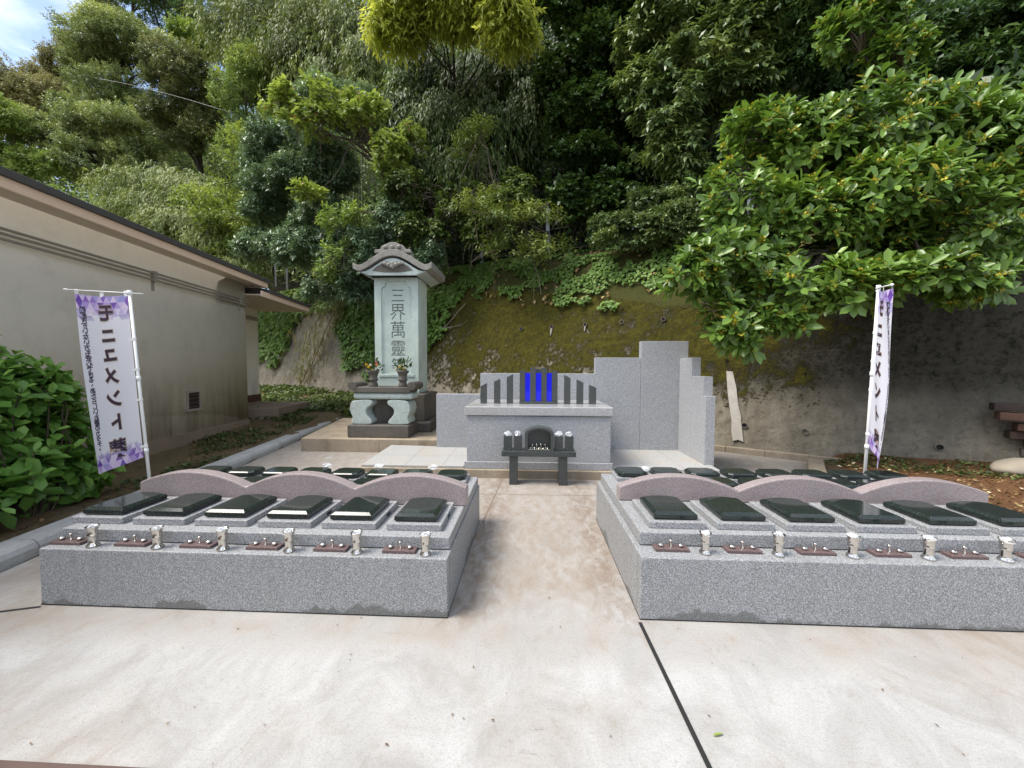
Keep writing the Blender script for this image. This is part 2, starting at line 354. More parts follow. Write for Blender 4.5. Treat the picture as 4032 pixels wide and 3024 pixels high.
def leaf_mat(name, stops, rough=.42, trans=.32, tint=(1.0, 1.0, .6), spec=.4):
    m = NM(name)
    c = m.ramp(m.attr('rnd'), stops)
    p = m.bsdf(c, rough, 0, spec)
    t = m.n('ShaderNodeBsdfTranslucent'); m.l(m.mix(1.0, c, tint, 'MULTIPLY'), t.inputs['Color'])
    x = m.n('ShaderNodeMixShader'); x.inputs[0].default_value = trans; m.l(p, x.inputs[1]); m.l(t.outputs[0], x.inputs[2])
    return m.done(x.outputs[0])
LM = {
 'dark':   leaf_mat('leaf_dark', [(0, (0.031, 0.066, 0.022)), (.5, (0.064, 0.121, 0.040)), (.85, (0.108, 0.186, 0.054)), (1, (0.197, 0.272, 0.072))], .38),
 'olive':  leaf_mat('leaf_olive', [(0, (0.100, 0.160, 0.052)), (.45, (0.200, 0.294, 0.091)), (.8, (0.375, 0.473, 0.141)), (1, (0.632, 0.684, 0.230))], .5),
 'grey': leaf_mat('leaf_greygreen', [(0, (0.103, 0.142, 0.065)), (.5, (0.222, 0.284, 0.123)), (.85, (0.412, 0.478, 0.204)), (1, (0.634, 0.654, 0.276))], .45),
 'gold':   leaf_mat('leaf_golden', [(0, (.12, .125, .05)), (.5, (.25, .25, .105)), (1, (.42, .40, .18))], .55, .3, (1, 1, .85)),
 'goldtip': leaf_mat('leaf_goldtip', [(0, (.06, .085, .033)), (.55, (.135, .17, .06)), (.75, (.27, .29, .11)), (1, (.46, .44, .19))], .45, .3, (1, 1, .85)),
 'bright': leaf_mat('leaf_bright', [(0, (0.110, 0.171, 0.039)), (.5, (0.220, 0.319, 0.072)), (1, (0.396, 0.506, 0.143))], .5, .35),
 'lime': leaf_mat('leaf_lime', [(0, (0.125, 0.175, 0.037)), (.5, (0.275, 0.362, 0.075)), (1, (0.475, 0.562, 0.138))], .5, .4, (1, 1, .7)),
 'yellow': leaf_mat('leaf_yellow', [(0, (.20, .23, .03)), (.5, (.44, .49, .075)), (1, (.72, .74, .15))], .5, .5, (1, 1, .8)),
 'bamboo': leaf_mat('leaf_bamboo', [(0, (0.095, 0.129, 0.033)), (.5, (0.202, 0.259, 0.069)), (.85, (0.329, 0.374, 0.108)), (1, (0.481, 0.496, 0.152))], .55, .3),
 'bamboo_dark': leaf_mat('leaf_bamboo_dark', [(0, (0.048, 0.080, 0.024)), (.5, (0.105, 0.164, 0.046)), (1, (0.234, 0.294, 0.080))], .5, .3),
 'silver': leaf_mat('leaf_silver', [(0, (0.073, 0.126, 0.059)), (.5, (0.166, 0.250, 0.130)), (.85, (0.300, 0.409, 0.245)), (1, (0.570, 0.655, 0.430))], .42, .18, spec=.6),
 'gloss':  leaf_mat('leaf_gloss', [(0, (0.056, 0.092, 0.031)), (.5, (0.128, 0.190, 0.061)), (.85, (0.255, 0.332, 0.102)), (1, (0.510, 0.510, 0.190))], .40, .22, spec=.5),
 'broad':  leaf_mat('leaf_broad', [(0, (0.078, 0.141, 0.029)), (.5, (0.156, 0.268, 0.046)), (.9, (0.283, 0.421, 0.075)), (.97, (0.451, 0.509, 0.093)), (1, (0.561, 0.481, 0.069))], .34, .25, spec=.5),
 'hydra':  leaf_mat('leaf_hydrangea', [(0, (0.064, 0.152, 0.029)), (.5, (0.135, 0.279, 0.050)), (1, (0.288, 0.486, 0.099))], .38, .28),
 'ivy':    leaf_mat('leaf_ivy', [(0, (0.072, 0.144, 0.026)), (.5, (0.144, 0.252, 0.048)), (1, (0.264, 0.384, 0.096))], .5, .3),
 'vine': leaf_mat('leaf_vine', [(0, (0.043, 0.070, 0.017)), (.5, (0.122, 0.180, 0.039)), (1, (0.287, 0.344, 0.083))], .5, .3),
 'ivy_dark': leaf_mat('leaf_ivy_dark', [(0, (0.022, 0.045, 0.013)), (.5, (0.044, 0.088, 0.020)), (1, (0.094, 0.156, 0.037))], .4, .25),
 'straw':  leaf_mat('leaf_straw', [(0, (0.180, 0.150, 0.060)), (.5, (0.300, 0.250, 0.110)), (1, (0.440, 0.380, 0.200))], .7, .3),
 'ground': leaf_mat('leaf_groundcover', [(0, (0.030, 0.050, 0.014)), (.5, (0.065, 0.100, 0.026)), (1, (0.140, 0.190, 0.050))], .6, .25),
 'litter': leaf_mat('leaf_litter', [(0, (0.100, 0.055, 0.025)), (.6, (0.260, 0.160, 0.060)), (.85, (0.450, 0.360, 0.160)), (1, (0.620, 0.550, 0.360))], .8, .1),
 'red':    leaf_mat('leaf_redtip', [(0, (0.200, 0.080, 0.050)), (1, (0.340, 0.140, 0.100))], .5, .3),
 'bloom':  leaf_mat('bloom_yellow', [(0, (0.300, 0.260, 0.020)), (.5, (0.460, 0.380, 0.030)), (1, (0.600, 0.520, 0.070))], .6, .2),
 'petal_y': leaf_mat('petal_yellow', [(0, (0.750, 0.420, 0.020)), (1, (0.850, 0.650, 0.050))], .6, .2),
 'petal_p': leaf_mat('petal_pink', [(0, (0.700, 0.120, 0.220)), (1, (0.800, 0.300, 0.400))], .6, .2),
 'petal_w': leaf_mat('petal_white', [(0, (0.750, 0.720, 0.550)), (1, (0.800, 0.800, 0.750))], .6, .2),
}

# ------------------------------------------------------------------ setting: ground, wall line, hill
WP0 = np.array([3.56, 7.49]); WE = np.array([.8415, -.540]); WB = np.array([.540, .8415])
def wall_zt(s): return np.interp(s, [-30, -9, -6, -2.5, -1, 2, 9], [4.1, 4.0, 3.85, 3.2, 2.85, 2.9, 3.0])
def bank_z(s): return np.interp(s, [-30, -21, -7, -4.8, 0, 9], [5.7, 5.55, 5.05, 4.88, 4.6, 4.5])
def sq(x, y): d0, d1 = x - WP0[0], y - WP0[1]; return d0 * WE[0] + d1 * WE[1], d0 * WB[0] + d1 * WB[1]
def ground_z(x, y):
    x = np.asarray(x, float); y = np.asarray(y, float)
    kx = -3.84 - .165 * (y - 2.7)
    left = .06 + .052 * np.clip(y - 6.5, 0, 9)
    z = np.where(x < kx - .12, left, -.03)
    rb = np.clip((x - 3.9 - .62 * (y - 5.2)) / .5, 0, 1)            # soil bed at the right
    rb = rb * np.clip((y - 3.4) / .3, 0, 1)
    z = np.maximum(z, rb * (.09 + .05 * np.clip(x - 5, 0, 3)) - .03 * (1 - rb))
    z = np.where(y > 9.2, np.maximum(z, np.clip((y - 9.2) / 3, 0, 1) * .3), z)
    return z
def hill_z(x, y):
    s, q = sq(x, y)
    q2 = np.minimum(q, 60); left = np.clip((-x - 12) / 8, 0, 1)
    ql = y - 16.5
    qq = q2 * (1 - left) + np.maximum(q2, ql) * left
    sl = .95 * (1 - left) + 1.0 * left
    z = bank_z(s) + np.clip(qq - 1.9, -3, 60) * sl + np.clip(qq - 5, 0, 60) * .7 * (1 - left)
    return np.minimum(z, 75 * (1 - left) + 27 * left)
def gz(x, y):
    s, q = sq(x, y)
    return float(hill_z(np.array([x]), np.array([y]))[0]) if (q > 1.9 or (x < -14 and y > 19)) else float(ground_z(x, y))

def grid_obj(name, xs, ys, zf, mat, attrs=None):
    X, Y = np.meshgrid(xs, ys); Z = zf(X.ravel(), Y.ravel())
    V = np.stack([X.ravel(), Y.ravel(), Z], 1); nx = len(xs)
    i = (np.arange(len(ys) - 1)[:, None] * nx + np.arange(nx - 1)[None]).ravel()
    F = np.stack([i, i + 1, i + nx + 1, i + nx], 1)
    return np_mesh(name, V, F, mat, None, attrs, True)

xs = np.unique(np.concatenate([np.linspace(-400, -16, 16), np.arange(-16, 12, .16), np.linspace(12, 400, 16)]))
ys = np.unique(np.concatenate([np.linspace(-400, -2, 12), np.arange(-2, 22, .16), np.linspace(22, 60, 8)]))
def gz_noise(x, y):
    z = ground_z(x, y); P = np.stack([x, y, x * 0], 1)
    return z + np.where(z > .02, (vnoise(P, 2.1, 3) - .5) * .07, 0)
ground = grid_obj('ground', xs, ys, gz_noise, M['soil']); tag(ground, kind='structure')
# red soil bed: a sheet a little above the bed at the right
V = []; 
xs2 = np.arange(3.6, 12, .12); ys2 = np.arange(3.3, 8.2, .12)
red = grid_obj('soil_bed', xs2, ys2, lambda x, y: np.where(ground_z(x, y) > .03, gz_noise(x, y) + .012, -.06), M['soil_red']); tag(red, kind='structure')

# pavement
m = MB(); m.prism([(-3.9, -30), (14, -30), (14, 3.6), (4.9, 3.6), (3.55, 4.7), (4.62, 6.22), (3.3, 7.1), (-1.0, 9.9), (-5.3, 12.3), (-5.05, 10.0), (-3.84, 2.7), (-3.3, -.6)], -.2, 0, 'z')
pave = m.build('pavement', M['pave']); tag(pave, kind='structure')
m = MB()
def strip(m, a, b, wd, z=.004, h=.003):
    a = Vector((*a, 0)); b = Vector((*b, 0)); n = (b - a).normalized().cross(Vector((0, 0, 1))) * wd / 2
    p = [a - n, a + n, b + n, b - n]
    m.add([(q.x, q.y, z) for q in p] , [(0, 1, 2, 3)])
strip(m, (.655, 2.24), (.755, -1.0), .021)
strip(m, (-3.9, 1.92), (-3.03, 2.2), .016)
jt = m.build('expansion_joint', M['dark_joint']); tag(jt, kind='structure')
m = MB()
strip(m, (-.36, 5.08), (-.47, 3.3), .007); strip(m, (-2.9, 4.45), (3.5, 4.52), .006); strip(m, (-.42, 3.5), (-.44, 3.72), .008)
j2 = m.build('saw_cut_joint', simple('joint_dust', (.20, .15, .10), .9)); tag(j2, kind='structure')
# brown paving border at the near left corner
m = MB(); m.prism([(-6, -6), (-6, 1.306), (-1.25, 1.306), (-1.25, -6)], -.1, .012, 'z')
br = bevel(m.build('brown_paving', simple('brown_paver', (.105, .07, .06), .7, 0, .3, .25, 20)), .004); tag(br, kind='structure')

# kerbs
def kerb(name, line, prof, mat):
    m = MB()
    for (a, b) in line:
        a = Vector((*a, 0)); b = Vector((*b, 0)); d = (b - a).normalized(); n = Vector((-d.y, d.x, 0))
        k = len(prof); vs = [(a + n * u).to_tuple()[:2] + (z,) for u, z in prof] + [(b + n * u).to_tuple()[:2] + (z,) for u, z in prof]
        m.add(vs, [tuple(range(k)), tuple(range(2 * k - 1, k - 1, -1))] + [(i, i + k, (i + 1) % k + k, (i + 1) % k) for i in range(k)])
    o = m.build(name, mat); return tag(bevel(o, .006), kind='structure')
kl = []; y = 1.05
def kx(y): return -3.84 - .165 * (y - 2.7)
while y < 11:
    kl.append(((kx(y), y), (kx(y + 1.99), y + 1.99))); y += 2.0
kerb('kerb', [((a[0], a[1] - .2), (b[0], b[1] - .2)) for a, b in kl], [(0, -.1), (0, .065), (.018, .10), (.05, .122), (.22, .125), (.24, .11), (.24, -.1)], M['kerb'])
kerb('kerb', [((4.52, 6.1), (3.99, 5.3)), ((3.985, 5.293), (3.5, 4.55))], [(0, -.1), (0, .085), (-.012, .095), (-.19, .095), (-.2, .085), (-.2, -.1)], M['step'])
# gutter channel along the foot of the wall
def wpt(s, q, z): p = WP0 + WE * s + WB * q; return (p[0], p[1], z)
m = MB()
for s0 in np.arange(-3.4, 2.2, .6):
    a, b = s0, s0 + .592
    for q0, q1, z1 in ((-.34, -.24, .075),):
        vs = [wpt(a, q0, -.1), wpt(b, q0, -.1), wpt(b, q1, -.1), wpt(a, q1, -.1), wpt(a, q0, z1), wpt(b, q0, z1), wpt(b, q1, z1), wpt(a, q1, z1)]
        m.add(vs, [(3, 2, 1, 0), (4, 5, 6, 7), (0, 1, 5, 4), (1, 2, 6, 5), (2, 3, 7, 6), (3, 0, 4, 7)])
gut = tag(bevel(m.build('gutter', M['step']), .004), kind='structure')

# earth bank above the wall and the wooded hill behind
ss = np.arange(-34, 14.01, .25)
def wall_face(s, t):          # t 0..1 from the foot to the top of the concrete
    zt = wall_zt(s); z = -.3 + t * (zt + .3); q = .275 * z; return q, z
S, T = np.meshgrid(ss, np.linspace(0, 1, 13)); S = S.ravel(); T = T.ravel()
zt = wall_zt(S); zb = bank_z(S); z = zt - .06 + (zb - zt + .06) * (1 - (1 - T) ** 1.5); q = .275 * zt - .02 + (2.2 - .275 * zt) * T
P = WP0[None] + WE[None] * S[:, None] + WB[None] * q[:, None]
z = z + (vnoise(np.stack([P[:, 0], P[:, 1], z], 1), 1.6, 3) - .5) * .28 * np.sin(np.pi * np.clip(T * .9 + .1, 0, 1))
nx = len(ss); i = (np.arange(12)[:, None] * nx + np.arange(nx - 1)[None]).ravel()
bank = np_mesh('earth_bank', np.column_stack([P, z]), np.stack([i, i + 1, i + nx + 1, i + nx], 1), M['bank'], None, None, True); tag(bank, kind='structure')
def hz(x, y):
    z = hill_z(x, y); return z + (vnoise(np.stack([x, y, x * 0], 1), .35, 3) - .5) * 1.2 - .55
hs = np.arange(-60, 40, 1.0); hq = np.concatenate([np.arange(1.7, 12, .7), np.arange(12, 62, 2.5)])
S, Q = np.meshgrid(hs, hq); S = S.ravel(); Q = Q.ravel(); P = WP0[None] + WE[None] * S[:, None] + WB[None] * Q[:, None]
nx = len(hs); i = (np.arange(len(hq) - 1)[:, None] * nx + np.arange(nx - 1)[None]).ravel()
keep_z = hz(P[:, 0], P[:, 1])
hill = np_mesh('hillside', np.column_stack([P, keep_z]), np.stack([i, i + 1, i + nx + 1, i + nx], 1), M['hill'], None, None, True); tag(hill, kind='structure')

# retaining wall (one dense sheet with thickness behind it hidden in the bank)
ss = np.concatenate([np.arange(-34, -16, .3), np.arange(-16, 3, .05), np.arange(3, 10, .1)]); tt = np.linspace(0, 1, 70)
S, T = np.meshgrid(ss, tt); S = S.ravel(); T = T.ravel(); q, z = wall_face(S, T)
N = vnoise(np.stack([S, z, z * 0 + 3], 1), .55, 3)
moss = .50 + np.interp(S, [-13, -10.5, -8.8, -6, -2, 0, 2.0, 3.0], [-.45, -.25, -.02, .15, .10, .02, -.20, -.5]) \
     + np.interp(z, [0, .75, 1.3, 2.2, 3.4, 4], [-.45, -.16, .02, .12, .12, .0]) + (N - .5) * .55
# shade of tree and bank painted onto the upper right wall, over dark grime
shade_grime = np.clip(np.interp(S, [-5, -1.5, .5, 8], [.1, .5, 1, 1]) * np.interp(z, [0, .8, 1.25, 1.7], [.12, .30, .9, 1.15]), 0, 1)
WN = -np.array([WB[0], WB[1], 0]) * .964 + np.array([0, 0, .265])
d = (vnoise(np.stack([S, z, z * 0], 1), 9, 3) - .35) * .05 * np.clip((moss + .1) * 3, 0, 1) + (vnoise(np.stack([S, z, z * 0], 1), 1.1, 2) - .5) * .05
P = WP0[None] + WE[None] * S[:, None] + WB[None] * q[:, None]
V = np.column_stack([P, z]) + WN[None] * d[:, None]
nx = len(ss); i = (np.arange(len(tt) - 1)[:, None] * nx + np.arange(nx - 1)[None]).ravel()
rw_root = tag(empty('retaining_wall', (WP0[0], WP0[1], 0)), 'long leaning concrete retaining wall with brown green moss at the foot of the wooded hill', 'retaining wall')
rw = np_mesh('concrete_face', V - np.array([WP0[0], WP0[1], 0])[None], np.stack([i, i + 1, i + nx + 1, i + nx], 1), M['wall'], rw_root, {'moss': moss, 'shade_grime': shade_grime}, True)
def on_wall(s, z, off=0.0):
    q = .275 * z; return Vector((*(WP0 + WE * s + WB * q), z)) + Vector(WN) * off
# weep pipes
def weep(s, z, r=.05):
    m = MB(); c = on_wall(s, z, 0) - rw_root.location; n = Vector(WN)
    ax = (n + Vector((0, 0, -.12))).normalized()
    a = ax.cross(Vector((0, 0, 1))).normalized(); b = ax.cross(a); K = 14; ring = lambda r_, o: [c + ax * o + (a * math.cos(2 * math.pi * k / K) + b * math.sin(2 * math.pi * k / K)) * r_ for k in range(K)]
    rs = [ring(r, -.05), ring(r, .045), ring(r * .84, .045), ring(r * .84, .0)]
    vs = [p for q_ in rs for p in q_]; fs = [(j * K + k, j * K + (k + 1) % K, (j + 1) * K + (k + 1) % K, (j + 1) * K + k) for j in range(3) for k in range(K)]
    m.add(vs, fs); o = m.build('weep_pipe', simple_cache('pipe_grey', (.17, .155, .13), .8), rw_root)
    m = MB(); m.add(ring(r * .83, .012), [tuple(range(K))]); m.build('pipe_bore', M['dark_joint'], o)
_sc = {}
def simple_cache(n, c, r):
    if n not in _sc: _sc[n] = simple(n, c, r)
    return _sc[n]
for s in (-4.96, -3.99, -3.04, -2.11, -1.18): weep(s, 2.56, .048)
for s, z in ((2.94, .33), (.45, .43), (1.35, .40), (-16.5, .95), (-15.1, .9)): weep(s, z, .05)
# pale lime runs and a repaired strip: thin sheets on the wall
def wall_patch(name, pts, mat, th=.012):
    m = MB(); k = len(pts); A = [on_wall(s, z, .035) - rw_root.location for s, z in pts]; B = [on_wall(s, z, -.03) - rw_root.location for s, z in pts]
    m.add(A + B, [tuple(range(k)), tuple(range(2 * k - 1, k - 1, -1))] + [(i, i + k, (i + 1) % k + k, (i + 1) % k) for i in range(k)])
    o = m.build(name, mat, rw_root); return o
wall_patch('repair_strip', [(0.28, 0.13), (0.36, 0.16), (0.45, 0.13), (0.40, 0.45), (0.385, 0.60), (0.33, 0.80), (0.29, 1.1), (0.21, 1.42), (0.10, 1.43), (0.13, 1.15), (0.15, 1.0), (0.19, 0.76), (0.24, 0.5), (0.245, 0.3)], old_concrete('pale_mortar', (.43, .41, .37), (.26, .23, .19), .6, 6))

lime = old_concrete('lime_run', (.36, .34, .30), (.24, .22, .19), .8, 9)
for s, w_, l_ in ((-3.99, .022, .20), (-3.04, .015, .14)):
    wall_patch('lime_run', [(s - w_ * .4, 2.52 - l_), (s + w_ * .3, 2.52 - l_ * .9), (s + w_, 2.40), (s + w_ * 1.3, 2.52), (s - w_ * 1.2, 2.52), (s - w_, 2.42)], lime, .008)

# ------------------------------------------------------------------ foliage
def unit(a): return a / np.maximum(np.linalg.norm(a, axis=-1, keepdims=True), 1e-9)
TEMPL = {
 # along, across, lift (of leaf length / width / width)
 'quad': (np.array([(0, 0, 0), (.45, .5, .12), (1, 0, -.10), (.45, -.5, .12)], float), np.array([[0, 3, 2, 1]])),
 'leaf': (np.array([(0, 0, 0), (.28, .40, .12), (.68, .44, .10), (1, 0, -.18), (.68, -.44, .10), (.28, -.40, .12), (.5, 0, 0)], float),
          np.array([[0, 6, 2, 1], [6, 3, 3, 2], [0, 5, 4, 6], [6, 4, 3, 3]])),
 'fold': (np.array([(0, 0, 0), (.32, .36, .15), (.74, .45, .12), (1, 0, -.16), (.74, -.45, .12), (.32, -.36, .15)], float),
          np.array([[0, 3, 2, 1], [0, 5, 4, 3]])),
 'ivy': (np.array([(0, 0, 0), (.18, .52, .05), (.62, .42, .08), (1, 0, -.12), (.62, -.42, .08), (.18, -.52, .05)], float),
          np.array([[0, 3, 2, 1], [0, 5, 4, 3]])),
}
def leaf_mesh(name, pos, d, nr, Ls, W, rnd, mat, parent=None, tmpl='quad', loc=None):
    tv, tf = TEMPL[tmpl]; n = len(pos)
    d = unit(d); side = unit(np.cross(nr, d)); up = np.cross(d, side)
    Ls = np.broadcast_to(np.asarray(Ls, float), (n,))
    V = pos[:, None, :] + Ls[:, None, None] * (tv[None, :, 0:1] * d[:, None] + tv[None, :, 1:2] * W * side[:, None] + tv[None, :, 2:3] * W * up[:, None])
    k = len(tv); F = (np.arange(n)[:, None, None] * k + tf[None]).reshape(-1, 4)
    if loc is not None: V = V - np.array(loc)[None, None]
    return np_mesh(name, V.reshape(-1, 3), F, mat, parent, {'rnd': np.repeat(np.clip(rnd, 0, 1), k)})
TEMPL.pop('leaf')

def crown_twigs(rs, blobs, n, shell=.5, clump=None, thr=.42, low=-.9, jit=.18):
    """twig positions and outward directions spread through a set of ellipsoids"""
    B = np.array(blobs, float); wgt = (B[:, 3] * B[:, 5] + B[:, 3] * B[:, 4] + B[:, 4] * B[:, 5]); wgt = wgt / wgt.sum()
    P = []; O = []; got = 0
    while got < n:
        k = rs.choice(len(B), n, p=wgt); v = unit(rs.normal(size=(n, 3)))
        r = shell + (1 - shell) * rs.rand(n) ** .6; r = r * (1 + (rs.rand(n) - .5) * 2 * jit)
        p = B[k, :3] + v * B[k, 3:6] * r[:, None]; o = unit(v / B[k, 3:6])
        ok = v[:, 2] > low
        if clump: ok &= vnoise(p, 1.0 / clump, 2) > thr
        p, o = p[ok], o[ok]; P.append(p); O.append(o); got += len(p)
    return np.concatenate(P)[:n], np.concatenate(O)[:n]

def leaves_on(rs, tp, to, per, tl, Lf, droop=.3, up=.5, spread=.7, nup=.9, along=.6):
    """leaves along twigs -> pos, dir, normal, length, rnd"""
    n = len(tp); td = unit(to * .8 + np.array([0, 0, up]) + rs.normal(size=(n, 3)) * .35)
    g = 2.39996; j = np.arange(per); ph = rs.rand(n) * 6.28
    a = unit(np.cross(td, unit(rs.normal(size=(n, 3))))); b = np.cross(td, a)
    ang = ph[:, None] + j[None] * g
    perp = a[:, None] * np.cos(ang)[..., None] + b[:, None] * np.sin(ang)[..., None]
    t = (j[None] + rs.rand(n, per)) / per - .35
    pos = tp[:, None] + td[:, None] * (t * tl)[..., None] + np.array([0, 0, -1.0]) * (droop * tl * np.clip(t, 0, 1) ** 2)[..., None]
    d = unit(td[:, None] * along + perp * spread + np.array([0, 0, -droop])[None, None] + rs.normal(size=(n, per, 3)) * .15)
    nr = unit(np.array([0, 0, nup])[None, None] + to[:, None] * .5 + rs.normal(size=(n, per, 3)) * .35)
    Ls = Lf * (.65 + .6 * rs.rand(n, per))
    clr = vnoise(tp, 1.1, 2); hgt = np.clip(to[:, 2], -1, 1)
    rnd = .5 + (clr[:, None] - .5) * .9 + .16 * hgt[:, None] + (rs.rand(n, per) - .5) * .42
    return pos.reshape(-1, 3), d.reshape(-1, 3), nr.reshape(-1, 3), Ls.ravel(), rnd.ravel()

def limb_pts(rs, a, b, n=5, sag=.08, wob=.05):
    a = np.array(a, float); b = np.array(b, float); Lg = np.linalg.norm(b - a); out = []
    ph = rs.rand(3) * 6
    for i in range(n):
        t = i / (n - 1); p = a + (b - a) * t; p[2] += sag * Lg * math.sin(math.pi * t)
        p += wob * Lg * math.sin(math.pi * t) * np.sin(ph + t * 5); out.append(tuple(p))
    return out

DENS = 3.0
def tree(name, label, cat, blobs, base, n, per, tl, Lf, W, mat, seed, droop=.3, up=.5, shell=.5, clump=None, thr=.42, tmpl='quad',
         trunk=.12, limbs=9, bark='bark', group=None, low=-.9, spread=.7, along=.6, nup=.9, extra=None, rshift=0, twigs=0, sub=13, dens=None):
    rs = np.random.RandomState(seed); B = np.array(blobs, float)
    root = tag(empty(name, base), label, cat, group)
    n = int(n * (dens or DENS)); bl = B.copy(); bl[:, :3] -= np.array(base); src = bl
    if sub:
        sb = []
        for b_ in bl:
            for v in unit(rs.normal(size=(sub, 3)) + np.array([0, -.25, .15])):
                sb.append(np.concatenate([b_[:3] + v * b_[3:] * (.42 + .36 * rs.rand()), b_[3:] * (.30 + .28 * rs.rand())]))
        src = np.array(sb); low = max(low, -.45); shell = max(shell, .6)
    tp, to = crown_twigs(rs, src, n, shell, clump, thr - (.06 if sub else 0), low)
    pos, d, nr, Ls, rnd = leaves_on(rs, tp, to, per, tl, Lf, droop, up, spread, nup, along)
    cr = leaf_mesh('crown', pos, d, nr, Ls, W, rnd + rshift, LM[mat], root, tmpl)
    m = MB(); cen = (bl[:, :3] * (bl[:, 3] * bl[:, 4] * bl[:, 5])[:, None]).sum(0) / (bl[:, 3] * bl[:, 4] * bl[:, 5]).sum()
    top = cen + np.array([0, 0, .25 * bl[:, 5].max()])
    if trunk > 0:
        sp = limb_pts(rs, (0, 0, -.3), top, 8, .0, .04)
        m.tube(sp, list(np.linspace(trunk, trunk * .3, 8)), 8)
        tgt = [b_[:3] for b_ in bl] + [tp[k] for k in rs.choice(n, max(0, limbs - len(bl)))]
        for q in tgt:
            k = rs.randint(3, 7); st = sp[k]; r0 = trunk * (.62 - .05 * k)
            lp = limb_pts(rs, st, q, 6, .06, .06); m.tube(lp, list(np.linspace(max(r0, .012), .008, 6)), 6, False)
            for _ in range(2):
                e2 = tp[rs.randint(n)]
                if np.linalg.norm(e2 - np.array(lp[3])) < 2.2: m.tube(limb_pts(rs, lp[3], e2, 4, .05, .06), [.012, .01, .007, .004], 5, False)
    if twigs:
        for k in rs.choice(n, twigs):
            e = tp[k]; st = e - to[k] * tl * 2.2 + np.array([0, 0, -tl * .6]); m.tube(limb_pts(rs, st, e + to[k] * tl * .3, 4, .06, .05), [.009, .007, .005, .003], 5, False)
    m.build('trunk', M[bark], root, True)
    return root, rs, tp, to

# ------------------------------------------------------------------ trees and plants
G_HILL = 'trees crowding the wooded hillside'
def T(*a, **k): return tree(*a, **k)[0]
def base_under(x, y):
    s, q = sq(x, y)
    if q < 2.7 and x > -16: x += WB[0] * (2.7 - q); y += WB[1] * (2.7 - q)
    return (x, y, gz(x, y))

# far left skyline group
T('golden_tree', 'golden brown leafed tree on the far left skyline above the building roof', 'tree',
  [(-40.13, 30.00, 22.74, 2.52, 2.14, 2.23), (-38.62, 31.00, 25.39, 2.04, 1.69, 1.71), (-38.32, 32.00, 28.08, 1.30, 1.14, 1.23), (-39.85, 31.00, 24.88, 1.56, 1.27, 1.26), (-41.94, 30.00, 23.33, 1.65, 1.39, 1.44), (-38.28, 30.00, 22.15, 2.52, 2.10, 2.16), (-40.28, 30.00, 21.30, 2.16, 1.62, 1.44)], base_under(-41.37, 31.00), 2300, 14, .55, .17, .5, 'gold', 1, trunk=.22, thr=.36, clump=1.6, group=G_HILL)
T('oak_tree', 'dark rounded evergreen oak in the middle of the left slope with layered clumps', 'tree',
  [(-28.97, 27.00, 24.22, 3.40, 2.37, 1.88), (-26.69, 27.00, 23.05, 2.27, 1.68, 1.46), (-31.15, 27.00, 23.19, 1.94, 1.46, 1.30), (-28.81, 26.50, 20.39, 3.02, 2.04, 1.53), (-32.05, 28.00, 25.63, 1.21, 0.97, 0.94)], base_under(-29.82, 28.00), 2300, 14, .5, .16, .42, 'grey', 2, trunk=.25, clump=1.5, thr=.42, limbs=14, bark='bark_dark', group=G_HILL)
T('oak_tree', 'lower dark evergreen oak with spreading layered limbs just above the roof edge', 'tree',
  [(-31.55, 25.00, 16.60, 2.46, 1.78, 1.50), (-26.98, 25.00, 16.50, 3.30, 2.23, 1.65), (-29.23, 24.50, 14.20, 3.53, 2.25, 1.47), (-25.95, 25.00, 14.38, 2.40, 1.82, 1.65), (-30.82, 24.50, 14.38, 2.06, 1.45, 1.18), (-29.10, 25.50, 18.35, 2.45, 1.65, 1.22)], base_under(-29.15, 26.00), 2600, 14, .48, .15, .42, 'grey', 3, trunk=.25, clump=1.4, thr=.42, limbs=16, bark='bark_dark', group=G_HILL)
T('oak_tree', 'brownish oak topping the skyline beside the patch of sky', 'tree',
  [(-37.82, 34.00, 33.06, 1.63, 1.43, 1.55), (-36.58, 34.00, 31.82, 2.04, 1.61, 1.55), (-35.64, 35.00, 36.36, 3.78, 2.64, 2.10)], base_under(-38.90, 35.00), 900, 13, .5, .18, .45, 'goldtip', 4, trunk=.22, clump=1.5, thr=.4, group=G_HILL)
T('oak_tree', 'shadowy dark oak at the top edge left of the bamboo', 'tree',
  [(-31.42, 33.00, 32.01, 3.76, 2.55, 1.90), (-27.91, 32.00, 29.70, 1.92, 1.55, 1.53), (-31.21, 34.00, 35.62, 4.08, 2.75, 2.04)], base_under(-31.19, 33.00), 1200, 13, .5, .17, .42, 'dark', 5, trunk=.24, clump=1.5, thr=.42, limbs=14, bark='bark_dark', group=G_HILL)
T('young_tree', 'fresh bright green small tree between the dark oaks and the bamboo', 'tree',
  [(-25.63, 29.00, 25.82, 1.46, 1.19, 1.18), (-24.65, 29.00, 24.85, 1.04, 0.91, 0.97)], base_under(-25.76, 29.00), 420, 12, .5, .17, .5, 'bright', 6, trunk=.1, limbs=5, group=G_HILL)
T('young_tree', 'bright green tree at the left picture edge just above the roof', 'tree',
  [(-32.28, 23.00, 16.02, 1.43, 1.33, 1.52), (-30.98, 23.00, 13.77, 1.24, 1.01, 0.99), (-32.85, 23.00, 14.09, 1.52, 1.18, 1.10), (-29.53, 23.00, 13.74, 0.97, 0.74, 0.69)], base_under(-33.54, 24.00), 900, 12, .5, .14, .5, 'bright', 7, trunk=.12, limbs=6, droop=.4, group=G_HILL)
